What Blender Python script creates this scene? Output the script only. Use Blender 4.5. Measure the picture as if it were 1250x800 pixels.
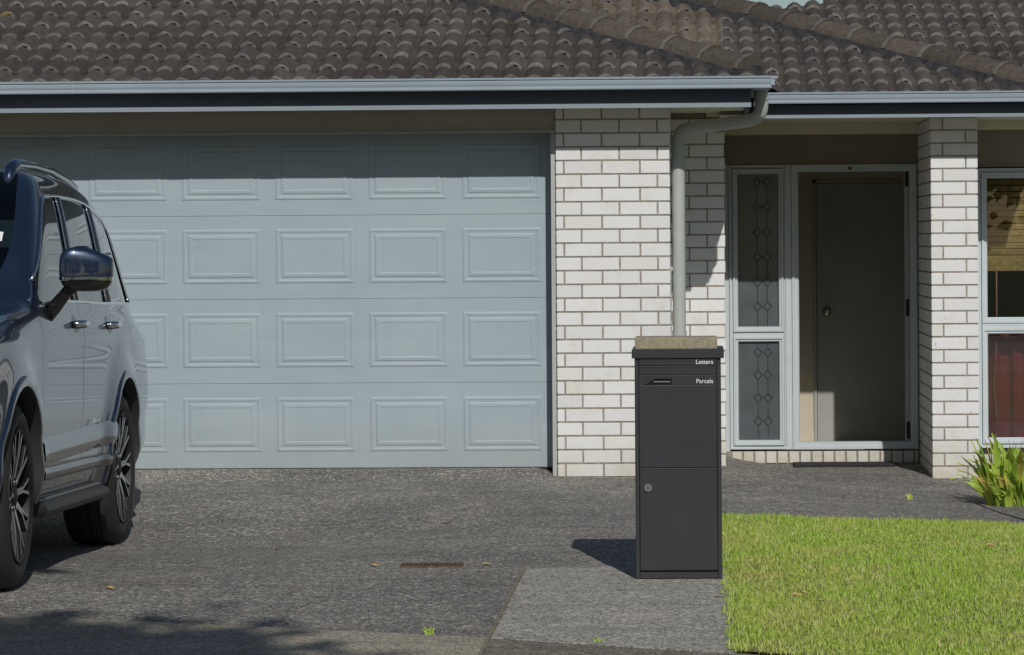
import bpy, bmesh, math, random
import numpy as np
from mathutils import Vector, Matrix, Euler
R = math.radians
random.seed(7); rng = np.random.default_rng(7)
scene = bpy.context.scene
for o in list(bpy.data.objects): bpy.data.objects.remove(o)
col = scene.collection

# ------------------------------------------------------------------ camera
YAW, ROLL = R(1.5), R(0.4)
cd = bpy.data.cameras.new('camera'); cam = bpy.data.objects.new('camera', cd); col.objects.link(cam)
fw = Vector((-math.sin(YAW), math.cos(YAW), 0)); r0 = Vector((math.cos(YAW), math.sin(YAW), 0)); u0 = Vector((0, 0, 1))
rx = r0*math.cos(ROLL) - u0*math.sin(ROLL); ux = u0*math.cos(ROLL) + r0*math.sin(ROLL)
cm = Matrix.Identity(4)
for i, v in enumerate((rx, ux, -fw)):
    cm[0][i], cm[1][i], cm[2][i] = v
cm.translation = (0, 0, 1.53)
cam.matrix_world = cm
cd.sensor_width = 36; cd.lens = 36*3585/1250
cd.shift_x = -126/1250; cd.shift_y = -113/1250
cd.clip_start = .1; cd.clip_end = 2000
scene.camera = cam

# ------------------------------------------------------------------ sky, sun, exposure
LDIR = Vector((-.24, 1.0, -.735)).normalized()           # direction the sunlight travels
elev = math.asin(-LDIR.z); az = math.atan2(-LDIR.x, -LDIR.y)   # from +Y clockwise
w = bpy.data.worlds.new('World'); scene.world = w; w.use_nodes = True
nt = w.node_tree; nt.nodes.clear()
sky = nt.nodes.new('ShaderNodeTexSky'); sky.sky_type = 'NISHITA'; sky.sun_disc = False
sky.sun_elevation = elev; sky.sun_rotation = az; sky.air_density = 1.0; sky.dust_density = .6; sky.ozone_density = 1.0
bg = nt.nodes.new('ShaderNodeBackground'); bg.inputs[1].default_value = .085
ow = nt.nodes.new('ShaderNodeOutputWorld')
nt.links.new(sky.outputs[0], bg.inputs[0]); nt.links.new(bg.outputs[0], ow.inputs[0])
sd = bpy.data.lights.new('sun', 'SUN'); sd.energy = 5.0; sd.angle = R(.5); sd.color = (1, .965, .90)
so = bpy.data.objects.new('sun', sd); col.objects.link(so)
so.rotation_euler = LDIR.to_track_quat('-Z', 'Y').to_euler(); so.location = (5, -20, 20)
vs = scene.view_settings; vs.view_transform = 'Standard'; vs.look = 'None'; vs.exposure = -.79; vs.gamma = 1
vs.use_curve_mapping = False

# ------------------------------------------------------------------ materials
M = {}
def nodes(name):
    m = bpy.data.materials.new(name); m.use_nodes = True; M[name] = m
    n = m.node_tree.nodes; l = m.node_tree.links
    b = n['Principled BSDF']
    return m, n, l, b
def tc(n, l, kind='pos', scale=(1, 1, 1)):
    if kind == 'pos': s = n.new('ShaderNodeNewGeometry').outputs['Position']
    else: s = n.new('ShaderNodeTexCoord').outputs['Object']
    mp = n.new('ShaderNodeMapping'); mp.inputs['Scale'].default_value = scale
    l.new(s, mp.inputs[0]); return mp.outputs[0]
def noise(n, l, co, scale, detail=4, rough=.55):
    t = n.new('ShaderNodeTexNoise'); t.inputs['Scale'].default_value = scale
    t.inputs['Detail'].default_value = detail; t.inputs['Roughness'].default_value = rough
    l.new(co, t.inputs['Vector']); return t.outputs[0]
def ramp(n, l, fac, stops):
    r = n.new('ShaderNodeValToRGB'); l.new(fac, r.inputs[0])
    e = r.color_ramp.elements
    while len(e) < len(stops): e.new(.5)
    for i, (p, c) in enumerate(stops):
        e[i].position = p; e[i].color = (*c, 1) if len(c) == 3 else c
    return r.outputs[0]
def mix(n, l, fac, a, b, mode='MIX'):
    x = n.new('ShaderNodeMix'); x.data_type = 'RGBA'; x.blend_type = mode
    for sock, v in ((x.inputs[0], fac), (x.inputs[6], a), (x.inputs[7], b)):
        if hasattr(v, 'links'): l.new(v, sock)
        elif isinstance(v, (int, float)): sock.default_value = v
        else: sock.default_value = (*v, 1)
    return x.outputs[2]
def math_(n, l, op, a, b=None, clamp=False):
    x = n.new('ShaderNodeMath'); x.operation = op; x.use_clamp = clamp
    for sock, v in ((x.inputs[0], a), (x.inputs[1], b)):
        if v is None: continue
        if hasattr(v, 'links'): l.new(v, sock)
        else: sock.default_value = v
    return x.outputs[0]
def bump(n, l, b, h, strength=.3, dist=.005):
    x = n.new('ShaderNodeBump'); x.inputs['Strength'].default_value = strength; x.inputs['Distance'].default_value = dist
    l.new(h, x.inputs['Height']); l.new(x.outputs[0], b.inputs['Normal'])
def simple(name, c, rough=.5, metal=0, var=.12, scale=6, coat=0, spec=.5, bmp=0, bscale=200, rand=0):
    m, n, l, b = nodes(name)
    co = tc(n, l)
    f = noise(n, l, co, scale, 5)
    lo = tuple(x*(1-var) for x in c); hi = tuple(min(1, x*(1+var)) for x in c)
    out = ramp(n, l, f, [(.3, lo), (.7, hi)])
    if rand:
        oi = n.new('ShaderNodeObjectInfo')
        k = ramp(n, l, oi.outputs['Random'], [(0, (1-rand,)*3), (1, (1+rand*.2,)*3)])
        out = mix(n, l, 1.0, out, k, 'MULTIPLY')
    l.new(out, b.inputs['Base Color'])
    b.inputs['Roughness'].default_value = rough; b.inputs['Metallic'].default_value = metal
    b.inputs['Coat Weight'].default_value = coat; b.inputs['Coat Roughness'].default_value = .03
    b.inputs['Specular IOR Level'].default_value = spec
    if bmp:
        bump(n, l, b, noise(n, l, co, bscale, 3), bmp, .003)
    return m

# white clay brick: fine pitting, faint cream stains, per-brick tone
m, n, l, b = nodes('brick'); co = tc(n, l)
oi = n.new('ShaderNodeObjectInfo')
base = ramp(n, l, oi.outputs['Random'], [(0, (.68, .685, .69)), (.3, (.73, .735, .74)), (.85, (.76, .765, .77)), (1, (.70, .69, .65))])
st = ramp(n, l, noise(n, l, co, 9, 6, .65), [(.52, (1, 1, 1)), (.80, (.90, .87, .79))])
fine = ramp(n, l, noise(n, l, co, 140, 3), [(.25, (.86, .86, .86)), (.5, (1, 1, 1))])
c = mix(n, l, 1, mix(n, l, 1, base, st, 'MULTIPLY'), fine, 'MULTIPLY')
sp = ramp(n, l, noise(n, l, co, 34, 2), [(.735, (0, 0, 0)), (.77, (1, 1, 1))])
c = mix(n, l, sp, c, (.33, .27, .2))
zz = n.new('ShaderNodeSeparateXYZ'); l.new(co, zz.inputs[0])
low = math_(n, l, 'MULTIPLY', math_(n, l, 'SUBTRACT', .30, zz.outputs[2], True), noise(n, l, co, 7, 5))
c = mix(n, l, math_(n, l, 'MULTIPLY', low, 2.6, True), c, (.42, .37, .24))
l.new(c, b.inputs['Base Color']); b.inputs['Roughness'].default_value = .75; b.inputs['Specular IOR Level'].default_value = .3
bump(n, l, b, noise(n, l, co, 150, 4), .25, .003)
simple('mortar', (.30, .265, .225), .95, var=.3, scale=40, bmp=.5, bscale=300)

# exposed aggregate
def aggregate(name, dark, light, chip, stain=.35):
    m, n, l, b = nodes(name); co = tc(n, l)
    v = n.new('ShaderNodeTexVoronoi'); v.inputs['Scale'].default_value = 125; l.new(co, v.inputs['Vector'])
    sx = n.new('ShaderNodeSeparateColor'); l.new(v.outputs['Color'], sx.inputs[0])
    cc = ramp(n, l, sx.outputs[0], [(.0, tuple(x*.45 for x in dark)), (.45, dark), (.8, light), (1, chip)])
    v2 = n.new('ShaderNodeTexVoronoi'); v2.inputs['Scale'].default_value = 55; l.new(co, v2.inputs['Vector'])
    s2 = n.new('ShaderNodeSeparateColor'); l.new(v2.outputs['Color'], s2.inputs[0])
    pale = ramp(n, l, s2.outputs[1], [(.86, (0, 0, 0)), (.93, (1, 1, 1))])
    cc = mix(n, l, math_(n, l, 'MULTIPLY', pale, .75), cc, chip)
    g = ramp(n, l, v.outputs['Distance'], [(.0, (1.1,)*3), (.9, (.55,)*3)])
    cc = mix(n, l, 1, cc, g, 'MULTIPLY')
    big = ramp(n, l, noise(n, l, co, .9, 6, .6), [(.3, (1-stain,)*3), (.68, (1.1, 1.08, 1.03))])
    cc = mix(n, l, 1, cc, big, 'MULTIPLY')
    mid = ramp(n, l, noise(n, l, tc(n, l, scale=(.6, 2.0, 1)), 3.2, 5, .6), [(.3, (.8, .8, .82)), (.7, (1.12, 1.1, 1.06))])
    cc = mix(n, l, 1, cc, mid, 'MULTIPLY')
    l.new(cc, b.inputs['Base Color']); b.inputs['Roughness'].default_value = .85; b.inputs['Specular IOR Level'].default_value = .3
    bump(n, l, b, math_(n, l, 'SUBTRACT', 1, v.outputs['Distance']), .6, .006)
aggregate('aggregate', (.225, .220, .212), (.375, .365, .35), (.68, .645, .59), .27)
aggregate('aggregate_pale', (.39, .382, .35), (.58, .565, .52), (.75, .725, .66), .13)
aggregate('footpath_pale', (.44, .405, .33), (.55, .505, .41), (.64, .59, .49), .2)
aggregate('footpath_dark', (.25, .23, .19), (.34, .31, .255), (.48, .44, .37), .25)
simple('asphalt', (.06, .06, .058), .9, var=.3, scale=30, bmp=.4)
simple('joint_filler', (.21, .175, .12), .95, var=.4, scale=50, bmp=.4)
m, n, l, b = nodes('soil'); co = tc(n, l)
l.new(ramp(n, l, noise(n, l, co, 5, 6), [(.35, (.10, .10, .04)), (.65, (.20, .16, .085))]), b.inputs['Base Color']); b.inputs['Roughness'].default_value = 1
simple('verge', (.10, .14, .035), 1, var=.4, scale=4)

# grass blade
m, n, l, b = nodes('grass'); co = tc(n, l)
g = n.new('ShaderNodeNewGeometry')
c1 = ramp(n, l, g.outputs['Random Per Island'], [(0, (.26, .43, .05)), (.5, (.42, .62, .075)), (.80, (.56, .72, .12)), (.92, (.70, .66, .30)), (1, (.76, .70, .42))])
dry = ramp(n, l, noise(n, l, tc(n, l, scale=(1, .8, 1)), 1.5, 6, .68), [(.46, (0, 0, 0)), (.66, (1, 1, 1))])
c2 = mix(n, l, math_(n, l, 'MULTIPLY', dry, .62), c1, (.66, .58, .22))
l.new(c2, b.inputs['Base Color']); b.inputs['Roughness'].default_value = .55
tr = n.new('ShaderNodeBsdfTranslucent'); l.new(c2, tr.inputs[0])
ms = n.new('ShaderNodeMixShader'); ms.inputs[0].default_value = .3
l.new(b.outputs[0], ms.inputs[1]); l.new(tr.outputs[0], ms.inputs[2]); l.new(ms.outputs[0], n['Material Output'].inputs[0])
def leafmat(name, stops, trans=.3):
    m, n, l, b = nodes(name)
    oi = n.new('ShaderNodeObjectInfo'); g = n.new('ShaderNodeNewGeometry')
    f = math_(n, l, 'FRACT', math_(n, l, 'ADD', oi.outputs['Random'], g.outputs['Random Per Island']))
    c = ramp(n, l, f, stops)
    nz = ramp(n, l, noise(n, l, tc(n, l), 30, 4), [(.3, (.8, .85, .8)), (.7, (1.15, 1.1, 1))])
    c = mix(n, l, 1, c, nz, 'MULTIPLY')
    l.new(c, b.inputs['Base Color']); b.inputs['Roughness'].default_value = .5
    tr = n.new('ShaderNodeBsdfTranslucent'); l.new(c, tr.inputs[0])
    ms = n.new('ShaderNodeMixShader'); ms.inputs[0].default_value = trans
    l.new(b.outputs[0], ms.inputs[1]); l.new(tr.outputs[0], ms.inputs[2]); l.new(ms.outputs[0], n['Material Output'].inputs[0])
leafmat('plant_leaf', [(0, (.24, .40, .06)), (.4, (.42, .60, .09)), (.75, (.58, .68, .12)), (.9, (.70, .60, .16)), (1, (.55, .36, .15))])
leafmat('tree_leaf', [(0, (.03, .055, .015)), (.6, (.05, .085, .022)), (1, (.08, .12, .03))], .2)
simple('bark', (.10, .08, .06), .95, var=.4, scale=14, bmp=.6, bscale=60)

# roof tiles
def tilemat(name, c, pale):
    m, n, l, b = nodes(name); co = tc(n, l)
    oi = n.new('ShaderNodeObjectInfo')
    k = ramp(n, l, oi.outputs['Random'], [(0, tuple(x*.76 for x in c)), (.5, c), (.9, tuple(x*1.18 for x in c)), (1, tuple(x*1.36 for x in c))])
    nz = ramp(n, l, noise(n, l, co, 26, 6, .7), [(.3, (.62, .61, .61)), (.7, (1.3, 1.28, 1.24))])
    k = mix(n, l, 1, k, nz, 'MULTIPLY')
    lich = ramp(n, l, noise(n, l, co, 11, 5, .7), [(.60, (0, 0, 0)), (.72, (1, 1, 1))])
    k = mix(n, l, math_(n, l, 'MULTIPLY', lich, pale), k, (.20, .19, .16))
    yl = ramp(n, l, noise(n, l, co, 5.5, 3, .5), [(.755, (0, 0, 0)), (.775, (1, 1, 1))])
    k = mix(n, l, math_(n, l, 'MULTIPLY', yl, .8), k, (.27, .19, .05))
    l.new(k, b.inputs['Base Color']); b.inputs['Roughness'].default_value = .85; b.inputs['Specular IOR Level'].default_value = .25
    bump(n, l, b, noise(n, l, co, 90, 4), .5, .004)
tilemat('tile', (.080, .068, .064), .35)
tilemat('tile_warm', (.150, .122, .095), .35)
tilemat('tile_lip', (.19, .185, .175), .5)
tilemat('hip_cap', (.088, .075, .062), .4)
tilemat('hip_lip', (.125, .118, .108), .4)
simple('hip_mortar', (.045, .045, .05), .95, var=.5, scale=18, bmp=.6, bscale=60)
simple('dark_gap', (.008, .008, .009), .9)
simple('underlay', (.03, .028, .026), .95)

# house joinery
simple('gutter_paint', (.30, .36, .41), .38, var=.06, scale=3, bmp=.04, bscale=5)
simple('fascia_lit_paint', (.25, .30, .335), .42, var=.06)  # lighter colour painting the sunlit lower edge of the fascia
simple('fascia_shade_paint', (.075, .085, .12), .5, var=.06, scale=3)  # shadow below the gutter put into the fascia colour as dark navy
simple('downpipe_paint', (.40, .43, .41), .45, var=.05)
simple('soffit', (.74, .68, .55), .7, var=.05)
simple('header_board', (.36, .335, .30), .7, var=.08, scale=2)
simple('porch_board', (.24, .21, .17), .7, var=.08, scale=2)
simple('jamb_paint', (.42, .43, .42), .5, var=.05)
m, n, l, b = nodes('garage_paint'); co = tc(n, l, scale=(3, 1, 60))
gr = noise(n, l, co, 3.2, 5, .6)
gc = ramp(n, l, noise(n, l, tc(n, l, scale=(1, 1, 3)), 1.5, 6, .6), [(.3, (.318, .395, .445)), (.7, (.372, .442, .482))])
zs = n.new('ShaderNodeSeparateXYZ'); l.new(tc(n, l), zs.inputs[0])
dirt = math_(n, l, 'MULTIPLY', math_(n, l, 'MULTIPLY', math_(n, l, 'SUBTRACT', .42, zs.outputs[2], True), 1.3), noise(n, l, tc(n, l, scale=(3, 1, 1)), 6, 6, .65), True)
gc = mix(n, l, dirt, gc, (.30, .27, .22))
streak = ramp(n, l, noise(n, l, tc(n, l, scale=(9, 1, .5)), 2.5, 5, .6), [(.5, (1, 1, 1)), (.80, (.965, .968, .968))])
gc = mix(n, l, 1, gc, streak, 'MULTIPLY')
l.new(gc, b.inputs['Base Color'])
b.inputs['Roughness'].default_value = .5
bump(n, l, b, gr, .22, .003)
simple('aluminium_frame', (.52, .58, .61), .38, var=.04)
simple('door_paint', (.33, .335, .31), .5, var=.08)
simple('interior_wall', (.50, .46, .37), .8, var=.04)
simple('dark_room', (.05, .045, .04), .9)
simple('rubber', (.014, .014, .014), .7)
simple('steel', (.62, .62, .6), .2, metal=1, var=.05)
simple('lead', (.05, .065, .075), .35, metal=.3)
simple('bamboo', (.60, .42, .16), .6, var=.3, scale=30, rand=.25)
simple('blind_cord', (.42, .25, .18), .7)
simple('red_cloth', (.30, .042, .036), .8, var=.2, scale=5)
simple('doormat', (.022, .022, .022), .95, var=.4, scale=150, bmp=.6)
simple('rust', (.105, .066, .045), .85, var=.4, scale=40, bmp=.4)
simple('rust_dark', (.03, .02, .015), .9)
simple('dead_leaf', (.46, .33, .13), .7, var=.2, scale=60)

def panemat(name, tint, extra=0, rough=0, scatter=None, f0=1.5):
    m, n, l, b = nodes(name); n.remove(b)
    fr = n.new('ShaderNodeFresnel'); fr.inputs[0].default_value = f0
    gl = n.new('ShaderNodeBsdfGlossy'); gl.inputs['Roughness'].default_value = rough
    t = n.new('ShaderNodeBsdfTransparent'); t.inputs[0].default_value = (*tint, 1)
    body = t.outputs[0]
    if scatter:
        d = n.new('ShaderNodeBsdfDiffuse'); 
        nz = ramp(n, l, noise(n, l, tc(n, l), 5, 5), [(.3, tuple(x*.8 for x in scatter[0])), (.7, tuple(x*1.15 for x in scatter[0]))])
        l.new(nz, d.inputs[0])
        mm = n.new('ShaderNodeMixShader'); mm.inputs[0].default_value = scatter[1]
        l.new(t.outputs[0], mm.inputs[1]); l.new(d.outputs[0], mm.inputs[2]); body = mm.outputs[0]
    f = math_(n, l, 'MULTIPLY', fr.outputs[0], 1.0 + extra, True)
    mm = n.new('ShaderNodeMixShader'); l.new(f, mm.inputs[0]); l.new(body, mm.inputs[1]); l.new(gl.outputs[0], mm.inputs[2])
    l.new(mm.outputs[0], n['Material Output'].inputs[0])
panemat('window_glass', (.80, .82, .82), .3)
panemat('obscure_glass', (.5, .55, .6), .3, .12, ((.12, .142, .158), .75))
panemat('lower_glass', (.8, .78, .78), .3, .02, ((.2, .2, .2), .10))
panemat('car_glass', (.10, .13, .13), .6)
panemat('windscreen_glass', (.28, .36, .36), .5)

# car, letterbox
m, n, l, b = nodes('car_paint'); co = tc(n, l)
b.inputs['Base Color'].default_value = (.013, .026, .060, 1); b.inputs['Metallic'].default_value = .5; b.inputs['Roughness'].default_value = .32
b.inputs['Coat Weight'].default_value = 1; b.inputs['Coat Roughness'].default_value = .02; b.inputs['Coat IOR'].default_value = 1.65
simple('chrome', (.72, .74, .76), .08, metal=1, var=.02)
simple('trim_black', (.012, .012, .013), .18, var=.1, coat=.4)
simple('pillar_satin', (.012, .013, .018), .55, var=.1, spec=.25)
simple('plastic_dark', (.035, .035, .036), .55, var=.12)
simple('step_grey', (.20, .20, .20), .5, var=.12)
simple('tyre', (.022, .021, .020), .8, var=.25, scale=12, bmp=.2)
simple('rim_machined', (.50, .50, .52), .28, metal=.9, var=.05)
simple('rim_dark', (.016, .016, .018), .55, var=.1, spec=.3)
simple('lamp_lens', (.55, .58, .6), .08, var=.05)
simple('lamp_red', (.35, .01, .01), .1, var=.05)
simple('sticker', (.75, .76, .74), .6)
simple('cabin', (.03, .028, .026), .8)
simple('box_black', (.036, .038, .043), .40, var=.07, scale=3, spec=.4, bmp=.06, bscale=500)
simple('box_groove', (.006, .006, .007), .7)
simple('lettering', (.70, .72, .72), .5)
simple('highlight_grey', (.16, .165, .17), .4)  # pale tone for the highlights painted along the panel edges
simple('lock_face', (.26, .26, .27), .35, metal=.5)
simple('paver', (.30, .27, .19), .95, var=.3, scale=110, bmp=.6, bscale=180)

# ------------------------------------------------------------------ mesh helpers
def tag(o, label=None, cat=None, group=None, kind=None):
    for k, v in (('label', label), ('category', cat), ('group', group), ('kind', kind)):
        if v: o[k] = v
    return o
ROOTLOC = {}
def link(o, parent):
    col.objects.link(o)
    if parent is not None:
        o.parent = parent
        if parent.name in ROOTLOC: o.matrix_parent_inverse = Matrix.Translation(-ROOTLOC[parent.name])
    return o
def empty(name, loc=(0, 0, 0), world_children=True):
    o = bpy.data.objects.new(name, None); o.empty_display_size = .2; o.location = loc; col.objects.link(o)
    if world_children: ROOTLOC[o.name] = Vector(loc)
    return o
class MB:
    def __init__(s): s.v = []; s.f = []; s.mi = []
    def add(s, vs, fs, mi=0):
        k = len(s.v); s.v += [tuple(v) for v in vs]; s.f += [tuple(i+k for i in f) for f in fs]; s.mi += [mi]*len(fs); return s
    def box(s, x0, x1, y0, y1, z0, z1, mi=0):
        return s.add([(x0,y0,z0),(x1,y0,z0),(x1,y1,z0),(x0,y1,z0),(x0,y0,z1),(x1,y0,z1),(x1,y1,z1),(x0,y1,z1)],
                     [(0,3,2,1),(4,5,6,7),(0,1,5,4),(1,2,6,5),(2,3,7,6),(3,0,4,7)], mi)
    def prism(s, prof, axis, a0, a1, mi=0):
        """closed profile extruded along x ('x': prof=(y,z)), y ('y': prof=(x,z)) or z ('z': prof=(x,y))"""
        def pt(p, a): return {'x': (a, p[0], p[1]), 'y': (p[0], a, p[1]), 'z': (p[0], p[1], a)}[axis]
        n = len(prof)
        vs = [pt(p, a0) for p in prof] + [pt(p, a1) for p in prof]
        fs = [(i, (i+1) % n, n+(i+1) % n, n+i) for i in range(n)] + [tuple(range(n-1, -1, -1)), tuple(range(n, 2*n))]
        return s.add(vs, fs, mi)
    def tube(s, pts, r, seg=12, mi=0, caps=True, radii=None):
        pts = [Vector(p) for p in pts]; vs = []; up = Vector((0, 0, 1)); prev = None
        for i, p in enumerate(pts):
            t = (pts[min(i+1, len(pts)-1)] - pts[max(i-1, 0)]).normalized()
            if prev is None:
                a = up if abs(t.z) < .95 else Vector((1, 0, 0)); nrm = (a - t*a.dot(t)).normalized()
            else: nrm = (prev - t*prev.dot(t)).normalized()
            prev = nrm; bn = t.cross(nrm); rr = radii[i] if radii else r
            for k in range(seg):
                a = 2*math.pi*k/seg; vs.append(p + nrm*(math.cos(a)*rr) + bn*(math.sin(a)*rr))
        fs = [(i*seg+k, i*seg+(k+1) % seg, (i+1)*seg+(k+1) % seg, (i+1)*seg+k) for i in range(len(pts)-1) for k in range(seg)]
        if caps: fs += [tuple(range(seg-1, -1, -1)), tuple(range((len(pts)-1)*seg, len(pts)*seg))]
        return s.add(vs, fs, mi)
    def lathe(s, prof, centre, axis='x', seg=32, mi=0):
        """prof = (along, radius)"""
        cx, cy, cz = centre; vs = []
        for a, r in prof:
            for k in range(seg):
                t = 2*math.pi*k/seg; c, q = math.cos(t)*r, math.sin(t)*r
                vs.append({'x': (cx+a, cy+c, cz+q), 'y': (cx+c, cy+a, cz+q), 'z': (cx+c, cy+q, cz+a)}[axis])
        fs = [(i*seg+k, i*seg+(k+1) % seg, (i+1)*seg+(k+1) % seg, (i+1)*seg+k) for i in range(len(prof)-1) for k in range(seg)]
        fs += [tuple(range(seg)), tuple(range((len(prof)-1)*seg, len(prof)*seg))]
        return s.add(vs, fs, mi)
    def mesh(s, name, mats, smooth=False, bevel=0, fix=True):
        me = bpy.data.meshes.new(name); me.from_pydata(s.v, [], s.f)
        for m in (mats if isinstance(mats, (list, tuple)) else [mats]): me.materials.append(M[m])
        me.polygons.foreach_set('material_index', s.mi)
        if bevel or fix:
            bm = bmesh.new(); bm.from_mesh(me)
            if fix: bmesh.ops.recalc_face_normals(bm, faces=bm.faces)
            if bevel:
                es = [e for e in bm.edges if len(e.link_faces) == 2 and e.calc_face_angle(0) > .5]
                bmesh.ops.bevel(bm, geom=es, offset=bevel, segments=2 if bevel > .004 else 1, affect='EDGES', profile=.6)
            bm.to_mesh(me); bm.free()
        if smooth: me.shade_smooth()
        me.update(); return me
    def build(s, name, mats, parent=None, smooth=False, bevel=0, fix=True, auto=None):
        me = s.mesh(name, mats, smooth or auto is not None, bevel, fix)
        if auto is not None: me.set_sharp_from_angle(angle=R(auto))
        return link(bpy.data.objects.new(name, me), parent)
def inst(name, me, parent, loc=(0, 0, 0), rot=None):
    o = bpy.data.objects.new(name, me); o.location = loc
    if rot: o.rotation_euler = rot
    return link(o, parent)

# ------------------------------------------------------------------ ground
def sst(a, b, x):
    t = np.clip((x-a)/(b-a), 0, 1); return t*t*(3-2*t)
def G(x, y):
    """height of the paving: falls to the right of the porch and to a drain line across the drive"""
    x = np.asarray(x, float); y = np.asarray(y, float)
    right = -.12*np.clip((x+.15)/1.75, 0, 1.1)*sst(13.5, 18.0, y)
    dip = -.10*np.exp(-((y-15.6)/1.25)**2)*sst(-.6, -2.2, x) - .012*np.exp(-((y-13.7)/.5)**2)*sst(-.3, -1.0, x)
    apron = .05*sst(18.25, 18.7, y)*sst(-.80, -.90, x)
    k = sst(.20, .45, x)*sst(19.5, 20.3, y); right = right*(1-k) - .100*k
    return right + dip + apron
def gz(x, y): return float(G(x, y))
YF = lambda x: 11.13 - np.where(np.asarray(x) < -.78, .36, .47)*(np.asarray(x)+.78)                     # skewed back edge of the footpath
def sheet(name, x0, x1, ylo, yhi, nx, ny, mat, dz=0, h=G, kind='structure', parent=None, thick=0):
    xs = np.linspace(x0, x1, nx+1); vs = []
    for x in xs:
        a = ylo(x) if callable(ylo) else ylo; c = yhi(x) if callable(yhi) else yhi
        for y in np.linspace(a, c, ny+1): vs.append((x, y, float(h(x, y))+dz))
    fs = [(i*(ny+1)+j, (i+1)*(ny+1)+j, (i+1)*(ny+1)+j+1, i*(ny+1)+j+1) for i in range(nx) for j in range(ny)]
    mb = MB().add(vs, fs)
    if thick:
        loop = [i*(ny+1) for i in range(nx+1)] + [nx*(ny+1)+j for j in range(1, ny+1)] + [i*(ny+1)+ny for i in range(nx-1, -1, -1)] + [j for j in range(ny-1, 0, -1)]
        k = len(mb.v); lo = [(mb.v[i][0], mb.v[i][1], mb.v[i][2]-thick) for i in loop]; mb.v += lo; n_ = len(loop)
        for q in range(n_): mb.f.append((loop[q], k+q, k+(q+1) % n_, loop[(q+1) % n_])); mb.mi.append(0)
    o = mb.build(name, mat, parent, smooth=not thick, fix=False); tag(o, kind=kind); return o
sheet('ground', -250, 250, -250, 400, 1, 1, 'verge', -.25, lambda x, y: 0)
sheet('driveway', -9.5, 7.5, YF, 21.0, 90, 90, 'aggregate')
sheet('letterbox_slab', -.772, .15, YF, lambda x: 13.5+.04*(x+.77), 14, 20, 'aggregate_pale', .005, thick=.02)
sheet('footpath', -30, -.79, lambda x: YF(x)-1.7, lambda x: YF(x)-.006, 30, 4, 'footpath_pale', .006, thick=.05)
sheet('footpath', -.778, 30, lambda x: YF(x)-1.7, lambda x: YF(x)+.12, 30, 4, 'footpath_dark', .0025, thick=.05)
sheet('verge', -30, 30, 5.0, lambda x: max(5.1, float(YF(x))-1.7), 30, 2, 'verge', -.03)
sheet('road', -120, 120, -4.5, 4.7, 8, 2, 'asphalt', -.16, lambda x, y: 0)
k_ = MB().prism([(4.7, -.22), (4.7, -.06), (4.74, -.02), (5.0, -.02), (5.0, -.22)], 'x', -120, 120).build('kerb', 'footpath_pale'); tag(k_, kind='structure')
sheet('verge', -120, 120, -14, -4.5, 4, 2, 'verge', -.05, lambda x, y: 0)
sheet('lawn', .156, 7.5, lambda x: YF(x)+.01, lambda x: 16.0, 40, 40, 'soil', .012)
# expansion joints between the pours
def strip(name, pts, wdt, mat, dz):
    vs = []; fs = []
    for i, (x, y) in enumerate(pts):
        a = pts[max(i-1, 0)]; c = pts[min(i+1, len(pts)-1)]
        d = Vector((c[0]-a[0], c[1]-a[1])).normalized(); q = Vector((-d.y, d.x))*wdt/2
        jx = random.uniform(.7, 1.3)
        for s in (-1, 1):
            X, Y = x+q.x*s*jx, y+q.y*s*jx; vs.append((X, Y, gz(X, Y)+dz))
    fs = [(2*i, 2*i+1, 2*i+3, 2*i+2) for i in range(len(pts)-1)]
    o = MB().add(vs, fs).build(name, mat, fix=False); tag(o, kind='structure'); return o
strip('expansion_joint', [(-.781, y) for y in np.linspace(9.6, 13.5, 40)], .016, 'joint_filler', .008)
strip('expansion_joint', [(x, 13.51+.04*(x+.77)) for x in np.linspace(-.78, .12, 20)], .012, 'aggregate_pale', .009)
strip('expansion_joint', [(1.72+.25*t, 18.0-2.0*t) for t in np.linspace(0, 1, 24)], .014, 'dark_gap', .004)

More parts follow.
